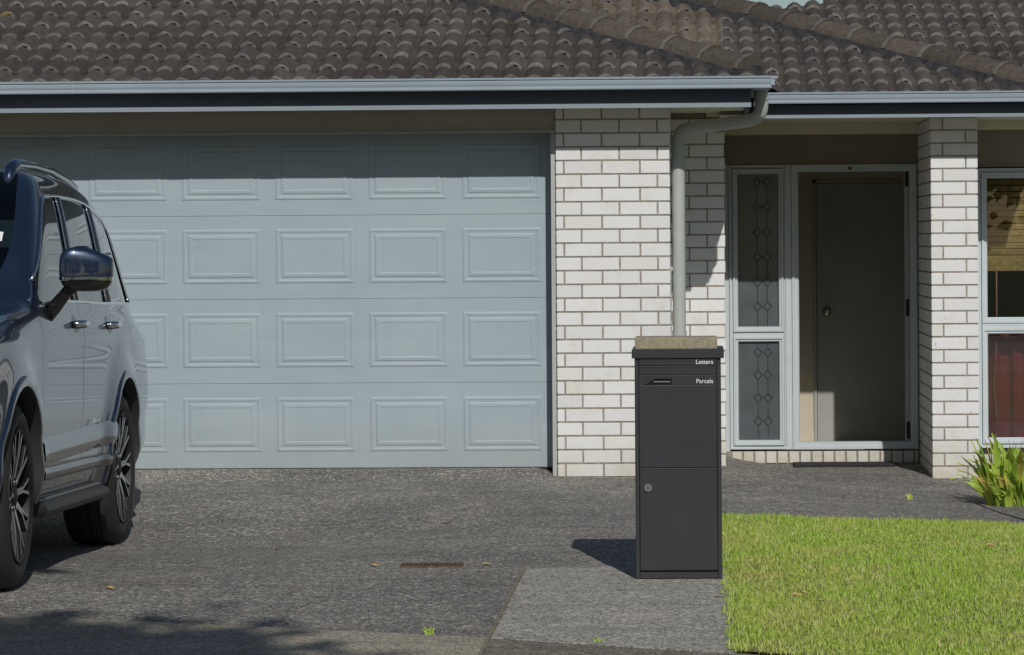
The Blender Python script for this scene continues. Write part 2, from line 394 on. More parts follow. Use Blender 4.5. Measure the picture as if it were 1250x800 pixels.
# grass
def grass(name, npts, xr, yr, hmin, hmax, wid):
    x = rng.uniform(*xr, npts); y = rng.uniform(*yr, npts)
    edge = .135 + .008*np.sin(y*7.3)+.006*np.sin(y*19)+rng.normal(0, .012, npts)
    back = 16.0 + .06*np.sin(x*5)+.03*np.sin(x*17)
    keep = (x > edge) & (y > YF(x)-.015+.02*np.sin(x*9)) & (y < back); x, y = x[keep], y[keep]; n_ = len(x)
    patch = .5+.5*np.sin(x*3.1+1)*np.sin(y*2.3)
    h = rng.uniform(hmin, hmax, n_)*(.75+.5*patch)*np.where(rng.random(n_) < .03, 1.7, 1)
    a = rng.uniform(0, 2*np.pi, n_); lean = rng.uniform(.1, .9, n_)*h
    ax, ay = np.cos(a), np.sin(a); wd = rng.uniform(.6, 1.3, n_)*wid
    b = rng.uniform(0, 2*np.pi, n_); bx, by = np.cos(b)*wd/2, np.sin(b)*wd/2
    z0 = G(x, y)+.008
    P = np.empty((n_, 5, 3))
    P[:, 0] = np.stack([x-bx, y-by, z0], 1); P[:, 1] = np.stack([x+bx, y+by, z0], 1)
    mx, my, mz = x+ax*lean*.3, y+ay*lean*.3, z0+h*.62
    P[:, 2] = np.stack([mx+bx*.8, my+by*.8, mz], 1); P[:, 3] = np.stack([mx-bx*.8, my-by*.8, mz], 1)
    P[:, 4] = np.stack([x+ax*lean, y+ay*lean, z0+h*(1-.25*(lean/h)**2)], 1)
    me = bpy.data.meshes.new(name); me.vertices.add(5*n_); me.vertices.foreach_set('co', P.ravel())
    idx = np.arange(n_)*5
    quad = np.stack([idx, idx+1, idx+2, idx+3], 1); tri = np.stack([idx+3, idx+2, idx+4], 1)
    loops = np.concatenate([quad, tri], 1).ravel()
    me.loops.add(7*n_); me.loops.foreach_set('vertex_index', loops)
    me.polygons.add(2*n_)
    ls = np.empty(2*n_, int); ls[0::2] = np.arange(n_)*7; ls[1::2] = np.arange(n_)*7+4
    me.polygons.foreach_set('loop_start', ls)
    me.update(calc_edges=True); me.validate(); me.materials.append(M['grass'])
    o = bpy.data.objects.new(name, me); col.objects.link(o)
    tag(o, 'short sunlit lawn grass beside the black letterbox', 'grass', kind='stuff')
grass('grass_blades', 230000, (.1, 3.0), (9.8, 16.1), .012, .034, .0036)
grass('grass_blades', 70000, (3.0, 7.4), (7.5, 16.1), .012, .034, .0055)

# ------------------------------------------------------------------ house
house = empty('house', (0, 18.6, 0))
tag(house, 'white brick house with grey sectional garage door and brown tiled roof', 'house')
BRICK = {}
def brick_mesh(lx, ly, lz):
    k = (round(lx, 3), round(ly, 3), round(lz, 3))
    if k not in BRICK:
        BRICK[k] = MB().box(-lx/2, lx/2, -ly/2, ly/2, -lz/2, lz/2).mesh('brick', 'brick', bevel=.0028)
    return BRICK[k]
H_C = .0868; J = .010; BH = H_C-J
def course(segs, lo, hi):
    """cut running bond pieces to the wall's ends"""
    out = []
    for a, c in segs:
        a, c = max(a, lo), min(c, hi)
        if c-a > .02: out.append((a, c))
    return out
def wall_bricks(part, a0, a1, z0, rows, plane, axis, offs, thick=.06, sign=-1, joined=None):
    """bricks laid along x (axis 'x', face at y=plane) or along y (axis 'y', face at x=plane)"""
    for rI in range(rows):
        z = z0 + rI*H_C + H_C/2; off = offs[rI % len(offs)]
        segs = []; p = a0-.24+off
        while p < a1: segs.append((p+J/2, p+.24-J/2)); p += .24
        for a, c in course(segs, a0+.0005, a1-.0005):
            L_ = c-a; jit = random.uniform(-.0012, .0012)
            if axis == 'x': loc = ((a+c)/2, plane - sign*thick/2 + jit, z); sz = (round(L_, 3), thick, BH)
            else: loc = (plane - sign*thick/2 + jit, (a+c)/2, z); sz = (thick, round(L_, 3), BH)
            if joined is not None:
                x, y, zc = loc; joined.box(x-sz[0]/2, x+sz[0]/2, y-sz[1]/2, y+sz[1]/2, zc-sz[2]/2, zc+sz[2]/2)
            else:
                o = inst('brick', brick_mesh(*sz), part, loc); o.rotation_euler.y = random.uniform(-.0015, .0015) if axis == 'x' else 0
Z27 = 27
# front pier right of the garage door
PX0, PX1, PY = -.857, -.139, 18.5
pier = MB().box(PX0+.004, PX1-.004, PY+.006, PY+.9, -.1, 2.345).build('garage_pier', 'mortar', house)
wall_bricks(pier, PX0, PX1, .003, Z27, PY, 'x', (.05, .16))
wall_bricks(pier, PY+.0625, PY+1.25, .003, Z27, PX1, 'y', (.11, .23), sign=1)
# wall beside the porch
RX1, RY = .222, 19.75
pw = MB().box(PX1-.30, RX1-.004, RY+.006, RY+.24, -.2, 2.31).box(RX1-.22, RX1-.005, RY+.2, 20.9, -.2, 2.31).box(PX1-.30, RX1-.004, RY+.012, RY+.2, 2.3105, 2.40).build('porch_wall', 'mortar', house)
wall_bricks(pw, PX1-.05, RX1, -.035, Z27, RY, 'x', (.17, .05))
# free pier right of the porch, with its long return
QX0, QX1 = 1.602, 1.917
rp = MB().box(QX0+.006, QX1-.006, RY+.006, 20.95, -.25, 2.31).build('porch_pier', 'mortar', house)
wall_bricks(rp, QX0, QX1, -.125, 28, RY, 'x', (.235, .08))
wall_bricks(rp, RY+.0625, 20.86, -.125, 28, QX0, 'y', (.05, .17), sign=-1)
wall_bricks(rp, RY+.0625, 20.5, -.125, 28, QX1, 'y', (.05, .17), sign=1)
# rowlock sill under the entry joinery
sill = MB().box(.225, 1.60, 20.842, 20.98, -.2, -.012).build('entry_sill', 'mortar', house)
x = .268
while x < 1.585:
    wd = min(.078, 1.592-x)
    inst('brick', brick_mesh(round(wd-.01, 3), .09, .082), sill, (x+wd/2, 20.83+.045, -.054)); x += .078+.003
# pier and walls left of the garage, sides and back (outside the photograph)
lp = MB().box(-6.42, -5.70, PY+.006, PY+.5, -.1, 2.345).build('garage_pier', 'mortar', house)
jb = MB(); wall_bricks(None, -6.425, -5.70, .003, Z27, PY, 'x', (.05, .16), joined=jb)
bk_ = jb.build('brickwork', 'brick', lp); bk_['kind'] = 'stuff'
MB().box(-6.42, -6.18, PY+.5, 27, -.1, 2.345).box(-6.42, 6.0, 27, 27.2, -.2, 2.35).box(5.8, 6.0, 20.6, 27, -.2, 2.35).build('shell_wall', 'brick', house)
# window wall (bedroom) and its brickwork below
WY = 20.5
ww = MB().box(1.93, 5.8, WY+.07, WY+.2, -.25, .02).box(3.56, 5.8, WY+.07, WY+.2, .02, 2.31).build('window_wall', 'mortar', house)
wall_bricks(ww, 1.925, 5.8, -.19, 2, WY+.062, 'x', (.05, .17))
wall_bricks(ww, 3.56, 5.8, -.19+2*H_C, 26, WY+.062, 'x', (.05, .17))

# ---- garage door
DY = 18.72; DX1 = -.893; PIT = .5985; NP = 8; DX0 = DX1 - PIT*NP - .02
SZ = [.052, .594, 1.133, 1.667, 2.20]
gd = MB()
for i in range(4):
    z0, z1 = SZ[i]+.0006, SZ[i+1]-.0006
    gd.prism([(DY+.04, z0), (DY+.002, z0), (DY, z0+.003), (DY, z1-.003), (DY+.002, z1), (DY+.04, z1)], 'x', DX0, DX1)
gdo = gd.build('garage_door', 'garage_paint', house)
def panel_mesh(w_, h_):
    rings = [(0, .001), (.008, -.0035), (.018, -.0045), (.026, -.0018), (.038, -.0012), (.046, -.0055), (.062, -.0065), (.070, -.0045), (.074, -.0045)]
    vs = []; fs = []
    for ins, y in rings:
        a, c = w_/2-ins, h_/2-ins
        vs += [(-a, y, -c), (a, y, -c), (a, y, c), (-a, y, c)]
    for k in range(len(rings)-1):
        for q in range(4): fs.append((4*k+q, 4*k+(q+1) % 4, 4*k+4+(q+1) % 4, 4*k+4+q))
    fs.append(tuple(4*(len(rings)-1)+q for q in range(4)))
    return MB().add(vs, fs).mesh('panel', 'garage_paint', fix=False)
pm = panel_mesh(.505, .352)
for i in range(4):
    for k in range(NP):
        cx = -1.2155 - k*PIT
        inst('panel', pm, gdo, (cx, DY, (SZ[i]+SZ[i+1])/2+.008))
MB().box(DX0, DX1, DY-.004, DY+.03, .036, .051).build('bottom_seal', 'rubber', gdo)
# jambs and header
for ja, jb_ in ((DX1+.004, DX1+.034), (DX0-.034, DX0-.004)): MB().box(ja, jb_, 18.53, 18.80, .0, 2.18).build('door_jamb', 'jamb_paint', house)
MB().box(DX0-.2, PX0-.002, 18.53, 18.60, 2.185, 2.342).box(DX0-.2, PX0-.002, 18.50, 18.53, 2.178, 2.192).box(DX0-.2, PX0-.002, 18.60, 18.86, 2.188, 2.30).build('garage_header', 'header_board', house)
MB().box(DX0-.1, DX1+.08, 18.84, 18.88, 0, 2.2).build('garage_backing', 'dark_gap', house)

# ---- porch boards, ceilings
MB().box(.222, 1.604, 20.87, 20.93, 2.022, 2.302).build('porch_board', 'porch_board', house)
MB().box(1.915, 5.8, WY+.06, WY+.12, 1.985, 2.302).build('window_head_board', 'porch_board', house)
MB().box(.222, 1.604, 20.845, 20.869, 2.232, 2.3075).build('frieze_board', 'soffit', house)
MB().box(1.915, 5.8, WY+.03, WY+.059, 2.245, 2.3075).build('frieze_board', 'soffit', house)
# ---- aluminium joinery of the entry
EY = 20.9
def frame_rect(mb, x0, x1, z0, z1, y, wd, d=.045, step=.004):
    """mitred casement frame with a stepped inner bead"""
    prof = [(0, 0), (0, -d), (wd*.42, -d), (wd*.46, -d+.010), (wd*.86, -d+.010), (wd, -d+.022), (wd, 0)]
    cs = [(x0, z0, 1, 1), (x1, z0, -1, 1), (x1, z1, -1, -1), (x0, z1, 1, -1)]
    vs = []; fs = []; n_ = len(prof)
    for cx, cz, sx, sz in cs:
        for i_, yy in prof: vs.append((cx+sx*i_, y+yy, cz+sz*i_))
    for q in range(4):
        for k in range(n_): fs.append((q*n_+k, q*n_+(k+1) % n_, ((q+1) % 4)*n_+(k+1) % n_, ((q+1) % 4)*n_+k))
    mb.add(vs, fs); return mb
sl = frame_rect(MB(), .262, .672, .002, 2.018, EY, .026)
sl.box(.205, .2615, EY-.030, EY+.03, -.02, 2.022)
frame_rect(sl, .288, .646, .030, .800, EY-.004, .036); frame_rect(sl, .288, .646, .836, 1.99, EY-.004, .036)
sl.box(.288, .646, EY-.036, EY-.002, .799, .837); sl.box(.670, .704, EY-.038, EY+.03, .002, 2.018)
side = sl.build('sidelight_window', 'aluminium_frame', house)
def pane(parent, x0, x1, z0, z1, y, mat, name='pane'):
    return MB().box(x0, x1, y, y+.005, z0, z1).build(name, mat, parent)
pane(side, .318, .616, .06, .77, EY-.012, 'obscure_glass'); pane(side, .318, .616, .866, 1.96, EY-.012, 'obscure_glass')
def diamonds(z0, z1, zs, name='lead_pattern'):
    mb = MB(); yy = EY-.0145
    for cx in (.462, .532):
        prev = z0
        for zc in zs + [None]:
            top = (zc-.032) if zc is not None else z1
            if top > prev: mb.box(cx-.0026, cx+.0026, yy-.003, yy+.003, prev, top)
            if zc is None: break
            for (ax, az), (bx, bz) in (((0, -.032), (.030, 0)), ((.030, 0), (0, .032)), ((0, .032), (-.030, 0)), ((-.030, 0), (0, -.032))):
                mb.tube([(cx+ax, yy, zc+az), (cx+bx, yy, zc+bz)], .0032, 6)
            prev = zc+.032
    mb.build(name, 'lead', side)
diamonds(.09, .77, [.20, .365, .53, .69]); diamonds(.866, 1.96, [1.015, 1.19, 1.365, 1.54, 1.72, 1.90])
df = frame_rect(MB(), .706, 1.59, .002, 2.018, EY, .05, d=.05)
df.box(.75, 1.55, EY-.028, EY+.06, .01, .05); dfo = df.build('entry_door_frame', 'aluminium_frame', house)
MB().box(1.508, 1.536, EY-.002, EY+.05, .052, 1.966).build('door_stop', 'jamb_paint', dfo)
for z in (.13, 1.0, 1.92): MB().box(1.513, 1.537, EY-.016, EY-.003, z-.06, z+.06).build('hinge', 'rubber', dfo, bevel=.002)
bl = MB().lathe([(0, .004), (-.004, .012), (-.010, .010), (-.014, .003)], (1.12, EY-.05, 1.99), 'y', 12).build('door_bell_stud', 'rust', dfo, smooth=True)
# timber leaf standing ajar behind the frame
IY = 22.05
lf = MB().box(.93, 1.74, IY, IY+.04, -.03, 1.905).build('entry_door', 'door_paint', house, bevel=.003)
MB().lathe([(0, .034), (-.006, .034), (-.008, .014), (-.035, .013), (-.042, .027), (-.058, .031), (-.072, .024), (-.078, .006)], (1.005, IY, .945), 'y', 20).build('door_knob', 'steel', lf, smooth=True)
MB().box(.905, .9275, IY-.012, IY+.06, -.035, 1.93).box(.905, 1.80, IY-.012, IY+.06, 1.9075, 1.93).build('inner_door_frame', 'door_paint', house)
# lobby between the joinery and the inner door
hl = MB().box(.60, .64, EY+.02, 22.3, -.05, 2.3).box(1.80, 1.84, EY+.02, 22.3, -.05, 2.3).box(.64, .904, IY+.004, IY+.06, -.05, 2.30).box(.904, 1.80, IY+.004, IY+.06, 1.9305, 2.30)
hl.box(.60, 1.84, EY+.02, 22.3, 2.30, 2.34).box(.60, 1.84, 22.26, 22.3, -.05, 2.3).build('hall_wall', 'interior_wall', house)
MB().box(.64, 1.80, EY+.03, 22.2, -.05, -.032).build('hall_floor', 'header_board', house)
MB().box(.64, .903, IY-.008, IY+.003, -.032, .055).build('skirting_board', 'interior_wall', house)
MB().box(.22, .60, EY+.25, EY+.29, -.05, 2.3).build('side_room_wall', 'interior_wall', house)
# ---- bedroom window
wx0 = 1.985; wf = frame_rect(MB(), wx0, 3.54, .03, 1.975, WY+.05, .030)
frame_rect(wf, wx0+.03, 2.77, .898, 1.945, WY+.046, .040); frame_rect(wf, wx0+.03, 2.77, .06, .862, WY+.046, .040)
frame_rect(wf, 2.80, 3.51, .06, 1.945, WY+.046, .040); wf.box(2.765, 2.805, WY+.01, WY+.05, .05, 1.95); wf.box(wx0+.03, 2.77, WY+.008, WY+.048, .861, .899)
wo = wf.build('bedroom_window', 'aluminium_frame', house)
pane(wo, wx0+.06, 2.74, .93, 1.915, WY+.036, 'window_glass'); pane(wo, wx0+.06, 2.74, .09, .83, WY+.036, 'lower_glass')
pane(wo, 2.83, 3.48, .09, 1.915, WY+.036, 'window_glass')
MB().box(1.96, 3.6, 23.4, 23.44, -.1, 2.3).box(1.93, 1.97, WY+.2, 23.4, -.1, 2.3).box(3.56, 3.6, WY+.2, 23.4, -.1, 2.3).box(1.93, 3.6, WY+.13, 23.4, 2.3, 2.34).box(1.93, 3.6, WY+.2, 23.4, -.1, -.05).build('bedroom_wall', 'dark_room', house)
blind = empty('bamboo_blind', (2.4, WY+.11, 1.95)); tag(blind, 'tan bamboo slat blind half lowered behind the upper window pane', 'blind')
sm = MB().box(-.365, .365, -.004, .004, -.0205, .0205).mesh('slat', 'bamboo', bevel=.003)
for k in range(14):
    o = inst('slat', sm, blind, (2.405, WY+.11, 1.925-.0445*k)); o.rotation_euler.x = random.uniform(.12, .3)
for k in range(4): inst('slat', sm, blind, (2.405, WY+.100+.004*k, 1.315-.012*k))
cdm = MB().tube([(2.125, WY+.10, 1.27), (2.126, WY+.10, 1.0), (2.118, WY+.10, .7), (2.102, WY+.10, .45), (2.12, WY+.10, .25), (2.115, WY+.1, .2)], .005, 6)
cdm.build('pull_cord', 'blind_cord', blind, smooth=True)
cur = MB(); cv = []
for i in range(61):
    t = i/60; cv.append((2.03+t*.74, WY+.22+.025*math.sin(t*34)+.01*math.sin(t*77)))
cur.add([(x, y, z) for x, y in cv for z in (.02, .90)], [(2*i, 2*i+2, 2*i+3, 2*i+1) for i in range(60)])
tag(cur.build('curtain', 'red_cloth', None, smooth=True), 'dark red curtain hanging behind the lower window pane', 'curtain')

# ---- eaves
G1Y, G1Z0, G1Z1 = 18.05, 2.425, 2.502
def gutter_prof(y, z0, z1, d=.115):
    """moulded gutter: bead, flat, ogee, lower lip"""
    h = z1-z0
    return [(y+d, z0+.002), (y+.02, z0), (y+.004, z0+.002), (y+.002, z0+.010), (y+.012, z0+.015), (y+.012, z0+h*.30), (y+.006, z0+h*.48),
            (y+.004, z0+h*.70), (y+.010, z0+h*.80), (y, z0+h*.84), (y-.001, z1-.003), (y+.006, z1), (y+.016, z1-.004), (y+.018, z1-.018), (y+.03, z0+.012), (y+d-.006, z0+.012), (y+d-.006, z1), (y+d, z1)]
mb = MB().prism(gutter_prof(G1Y, G1Z0, G1Z1), 'x', -7.1, .495).box(.49, .533, G1Y+.003, G1Y+.06, G1Z1-.018, G1Z1-.002).box(.49, .515, G1Y+.006, G1Y+.06, G1Z0+.02, G1Z1-.02)
g1 = mb.build('gutter', 'gutter_paint', house)
# side return of the same gutter, running back beside the hip end
sr = [(.490-(p[0]-G1Y), p[1]) for p in gutter_prof(G1Y, G1Z0-.002, G1Z1-.001)]
MB().prism(sr, 'y', G1Y+.02, 19.33).build('gutter', 'gutter_paint', house)
for jx in (.262, -3.82): MB().prism([(p[0]-.0012 if p[0] < G1Y+.1 else p[0], p[1]) for p in gutter_prof(G1Y, G1Z0-.001, G1Z1+.001)], 'x', jx, jx+.005).build('gutter_joiner', 'downpipe_paint', g1)
FZ = 2.318
MB().box(-7.0, .370, G1Y+.118, G1Y+.140, FZ, 2.49).build('fascia', 'fascia_shade_paint', house)
MB().box(-7.0, .370, G1Y+.108, G1Y+.1175, FZ-.003, FZ+.024).build('fascia_lit_edge', 'fascia_lit_paint', house)  # added pale strip stands for the fascia's sunlit lower edge
MB().box(.345, .370, G1Y+.142, 19.42, FZ+.001, 2.49).build('fascia', 'fascia_shade_paint', house)
MB().box(-7.0, .344, G1Y+.141, 18.60, 2.346, 2.356).box(PX1-.002, .344, 18.60, 19.75, 2.346, 2.356).build('soffit', 'soffit', house)
G2Y, G2Z0, G2Z1 = 19.30, 2.384, 2.458
MB().box(.372, 2.372, G2Y+.088, G2Y+.1175, 2.291, 2.313).build('fascia_lit_edge', 'fascia_lit_paint', house)  # same painted sunlit edge on the porch fascia
MB().prism(gutter_prof(G2Y, G2Z0, G2Z1), 'x', .44, 2.50).build('gutter', 'gutter_paint', house)
sr2 = [(2.50-(p[0]-G2Y), p[1]) for p in gutter_prof(G2Y, G2Z0-.002, G2Z1-.001)]
MB().prism(sr2, 'y', G2Y+.004, 20.2).build('gutter', 'gutter_paint', house)
MB().prism(gutter_prof(20.05, G2Z0, G2Z1), 'x', 2.52, 6.5).build('gutter', 'gutter_paint', house)
MB().box(.41, 2.372, G2Y+.118, G2Y+.140, 2.296, 2.44).box(2.35, 2.372, G2Y+.141, 20.17, 2.297, 2.44).box(2.38, 6.4, 20.168, 20.19, 2.296, 2.44).build('fascia', 'fascia_shade_paint', house)
MB().box(.19, 2.349, G2Y+.141, 20.92, 2.308, 2.318).box(2.350, 6.3, 20.19, 20.58, 2.308, 2.318).build('soffit', 'soffit', house)
MB().box(RX1-.003, 2.348, RY-.20, RY-.18, 2.3185, 2.44).box(.10, .40, RY-.012, RY-.002, 2.3185, 2.42).build('eave_closer', 'soffit', house)
# ---- downpipe with its swan neck
pp = [(.435, 18.42, 2.425), (.445, 18.44, 2.33), (.43, 18.47, 2.275), (.38, 18.50, 2.245), (.15, 18.60, 2.222), (-.02, 18.675, 2.205), (-.062, 18.695, 2.19), (-.082, 18.70, 2.15), (-.085, 18.70, 2.08), (-.085, 18.70, 1.2), (-.085, 18.70, .02)]
for _ in range(2):
    q_ = [pp[0]]
    for a_, c_ in zip(pp[:-1], pp[1:]):
        a_, c_ = Vector(a_), Vector(c_); q_ += [tuple(a_*.75+c_*.25), tuple(a_*.25+c_*.75)]
    pp = q_ + [pp[-1]]
dp = MB().tube(pp, .0415, 20)
for z in (2.07, .9):
    dp.tube([(-.085, 18.70, z-.02), (-.085, 18.70, z+.02)], .0455, 20)
dp.tube([(.441, 18.43, 2.37), (.435, 18.42, 2.43)], .046, 20)
dpo = dp.build('downpipe', 'downpipe_paint', house, auto=40)
MB().box(-.145, -.05, 18.69, 18.71, 1.30, 1.325).build('pipe_bracket', 'downpipe_paint', dpo)

# ---- roof
PITCH = R(18.5); TP = math.tan(PITCH); CP, SP = math.cos(PITCH), math.sin(PITCH)
TW, GA = .292, .285
def plane_pts(xl, xr, y0, z0, x2l, x2r, y2): return [(xl, y0, z0), (xr, y0, z0), (x2r, y2, z0+(y2-y0)*TP), (x2l, y2, z0+(y2-y0)*TP)]
AY, AZ, AX = 18.10, 2.462, .455        # front slope eave, corner
BY, BZ, BX = 19.35, 2.408, 2.43        # porch slope eave, corner
CY, CZ = 20.10, 2.408                  # rear wing eave
RF = MB()
t = 3.6
RF.add(plane_pts(-7.0, AX-.03, AY+.03, AZ-.03, -7.0, AX-.03-t, AY+.03+t), [(0, 1, 2, 3)])
RF.add([(AX-.03, AY+.03, AZ-.035), (AX-.03, AY+4.5, AZ-.035), (AX-.03-t, AY+4.5, AZ-.035+t*TP), (AX-.03-t, AY+.03+t, AZ-.035+t*TP)], [(0, 1, 2, 3)])
t2 = 3.9
RF.add(plane_pts(.5, BX-.03, BY+.03, BZ-.03, .5-t2, BX-.03-t2, BY+.03+t2), [(0, 1, 2, 3)])
RF.add([(BX-.03, BY+.03, BZ-.035), (BX-.03, BY+5, BZ-.035), (BX-.03-t2, BY+5, BZ-.035+t2*TP), (BX-.03-t2, BY+.03+t2, BZ-.035+t2*TP)], [(0, 1, 2, 3)])
RF.add(plane_pts(2.40, 6.4, CY+.03, CZ-.03, 2.40, 6.4, CY+2.0), [(0, 1, 2, 3)])
RF.add([(-6.9, 23.2, 2.36), (6.3, 23.2, 2.36), (6.3, 27.3, 2.36), (-6.9, 27.3, 2.36)], [(0, 1, 2, 3)])
roof = RF.build('roof', 'underlay', house, fix=False)
def roll(x):                                     # double-roll profile, period TW/2
    p = TW/2; u = abs((x+p/2) % p - p/2); return .037*max(0., 1-(u/.060)**2)**.8
XS = np.linspace(-TW/2-.012, TW/2-.004, 23)
def tile_mb():
    mb = MB(); rows = [(0.0, -.002), (0.0, .020), (.026, .0195), (.34, 0.0)]
    vs = []
    for y, dz in rows:
        for x in XS:
            lap = .004*max(0, 1-(x+TW/2+.012)/.05) if y > -1 else 0
            vs.append((x, y - (.004 if dz == .0195 else 0), roll(x)+dz+lap))
    n_ = len(XS); fs = []; mi = []
    for r_ in range(3):
        for k in range(n_-1):
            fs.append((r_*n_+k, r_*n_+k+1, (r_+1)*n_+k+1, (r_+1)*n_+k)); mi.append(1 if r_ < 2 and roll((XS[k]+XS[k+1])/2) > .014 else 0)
    mb.v = vs; mb.f = fs; mb.mi = mi
    mb.box(-TW/2+.002, -TW/2+.030, -.006, .006, .037, .047, 2)
    return mb
def tile_mesh(mats): return tile_mb().mesh('roof_tile', mats, smooth=False, fix=False)
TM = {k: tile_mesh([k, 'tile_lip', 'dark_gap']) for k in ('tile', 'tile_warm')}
for me in TM.values():
    me.shade_smooth(); me.set_sharp_from_angle(angle=R(50))
rotT = Matrix.Rotation(PITCH, 4, 'X')
def lay(y0, z0, rows, xs, cuts, mat_of, visible, x0):
    """courses of tiles on a slope; cuts = list of (plane point, plane normal): the normal side is cut off"""
    rest = {k: bmesh.new() for k in TM}
    for r_ in range(rows):
        for k in range(*xs):
            cx = x0 + k*TW + random.uniform(-.002, .002)
            Y = y0 + r_*GA*CP; Z = z0 + r_*GA*SP
            MW = Matrix.Translation((cx, Y, Z + random.uniform(-.002, .002))) @ rotT @ Matrix.Rotation(random.uniform(-.010, .010), 4, 'Z') @ Matrix.Rotation(random.uniform(-.006, .006), 4, 'Y')
            corners = [MW @ Vector((a, c, .02)) for a in (-TW/2, TW/2) for c in (0, .3)]
            out = False; cut = []
            for p, nrm in cuts:
                d = [(q-p).dot(nrm) for q in corners]
                if min(d) > 0: out = True
                elif max(d) > 0: cut.append((p, nrm))
            if out: continue
            mk = mat_of(cx, r_)
            vis = visible(cx, r_)
            if vis and not cut:
                o = bpy.data.objects.new('roof_tile', TM[mk]); o.matrix_basis = MW; link(o, roof)
            else:
                bm = bmesh.new(); bm.from_mesh(TM[mk])
                inv = MW.inverted()
                for p, nrm in cut:
                    bmesh.ops.bisect_plane(bm, geom=bm.verts[:]+bm.edges[:]+bm.faces[:], plane_co=inv @ p, plane_no=(inv.to_3x3() @ nrm), clear_outer=True)
                if len(bm.faces) == 0: bm.free(); continue
                me = bpy.data.meshes.new('roof_tile'); bm.to_mesh(me); bm.free()
                for mm in TM[mk].materials: me.materials.append(mm)
                if vis:
                    o = bpy.data.objects.new('roof_tile', me); o.matrix_basis = MW; link(o, roof)
                else:
                    me.transform(MW); rest[mk].from_mesh(me); bpy.data.meshes.remove(me)
    for mk, bm in rest.items():
        if len(bm.faces):
            me = bpy.data.meshes.new('tile_field'); bm.to_mesh(me)
            for mm in TM[mk].materials: me.materials.append(mm)
            me.shade_smooth(); me.set_sharp_from_angle(angle=R(50))
            o = bpy.data.objects.new('tile_field', me); o['kind'] = 'stuff'; link(o, roof)
        bm.free()
h1 = (Vector((AX, AY, 0)), Vector((1, 1, 0)).normalized())
h2 = (Vector((BX, BY, 0)), Vector((1, 1, 0)).normalized())
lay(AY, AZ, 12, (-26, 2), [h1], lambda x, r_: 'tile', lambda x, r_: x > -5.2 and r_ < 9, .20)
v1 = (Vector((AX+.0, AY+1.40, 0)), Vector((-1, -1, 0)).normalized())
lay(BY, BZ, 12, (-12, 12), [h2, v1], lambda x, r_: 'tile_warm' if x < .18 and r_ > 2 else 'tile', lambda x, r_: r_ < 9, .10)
v2 = (Vector((BX, BY+.75, 0)), Vector((-1, -1, 0)).normalized())
c3 = (Vector((.95, 22.75, 0)), Vector((-.62, 1, 0)).normalized())
lay(CY, CZ, 14, (-8, 20), [v2, c3], lambda x, r_: 'tile', lambda x, r_: x < 3.2 and r_ < 12, 2.4)
# hip caps
def hip(x0, y0, z0, length, first):
    d = Vector((-1, 1, TP)); ln = d.length; d = d/ln
    side_ = Vector((1, 1, 0)).normalized(); up = d.cross(side_)
    if up.z < 0: up = -up
    n_ = int(length/.335); tot = n_*.335
    prof = [(-.125, -.012), (-.115, .020), (-.085, .050), (-.045, .072), (0, .080), (.045, .072), (.085, .050), (.115, .020), (.125, -.012)]
    def capmesh():
        mb = MB(); vs = []; rows = [(0, .007), (.030, .007), (.034, 0), (.37, -.005)]
        for y, dz in rows:
            k = 1.03 if y < .032 else (.99 if y > .1 else 1)
            for a, z in prof: vs.append((a*k, y, z*k+dz))
        m_ = len(prof); fs = [(r_*m_+k, r_*m_+k+1, (r_+1)*m_+k+1, (r_+1)*m_+k) for r_ in range(3) for k in range(m_-1)]
        fs.append(tuple(range(m_)))
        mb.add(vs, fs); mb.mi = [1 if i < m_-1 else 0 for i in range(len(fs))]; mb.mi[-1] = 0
        me = mb.mesh('hip_tile', ['hip_cap', 'hip_lip'], smooth=True, fix=True); me.set_sharp_from_angle(angle=R(45)); return me
    me = capmesh()
    B = Matrix((( side_.x, d.x, up.x, 0), (side_.y, d.y, up.y, 0), (side_.z, d.z, up.z, 0), (0, 0, 0, 1)))
    o0 = Vector((x0, y0, z0))
    for i in range(n_):
        p = o0 + d*(i*.335) + up*(.050+random.uniform(-.004, .004))
        o = bpy.data.objects.new('hip_tile', me); o.matrix_basis = Matrix.Translation(p) @ B @ Matrix.Rotation(random.uniform(-.012, .012), 4, 'Z'); link(o, roof)
    # bedding mortar on both sides
    mb = MB(); N = 90; vs = []
    for i in range(N+1):
        p = o0 + d*(tot*i/N); j1, j2 = random.uniform(-.006, .006), random.uniform(-.006, .006)
        for a, z in ((-.150+j1, -.055), (-.128+j1, .035), (-.08, .07), (.08, .07), (.128+j2, .035), (.150+j2, -.055)):
            vs.append(p + side_*a + up*z)
    fs = [(i*6+k, i*6+k+1, i*6+k+7, i*6+k+6) for i in range(N) for k in range(5)] + [(0, 1, 2, 3, 4, 5)]
    mb.add(vs, fs).build('hip_bedding', 'hip_mortar', roof, fix=False)
hip(AX-.09, AY+.11, AZ+.045, 4.9, 0)
hip(BX-.09, BY+.11, BZ+.045, 5.2, 0)

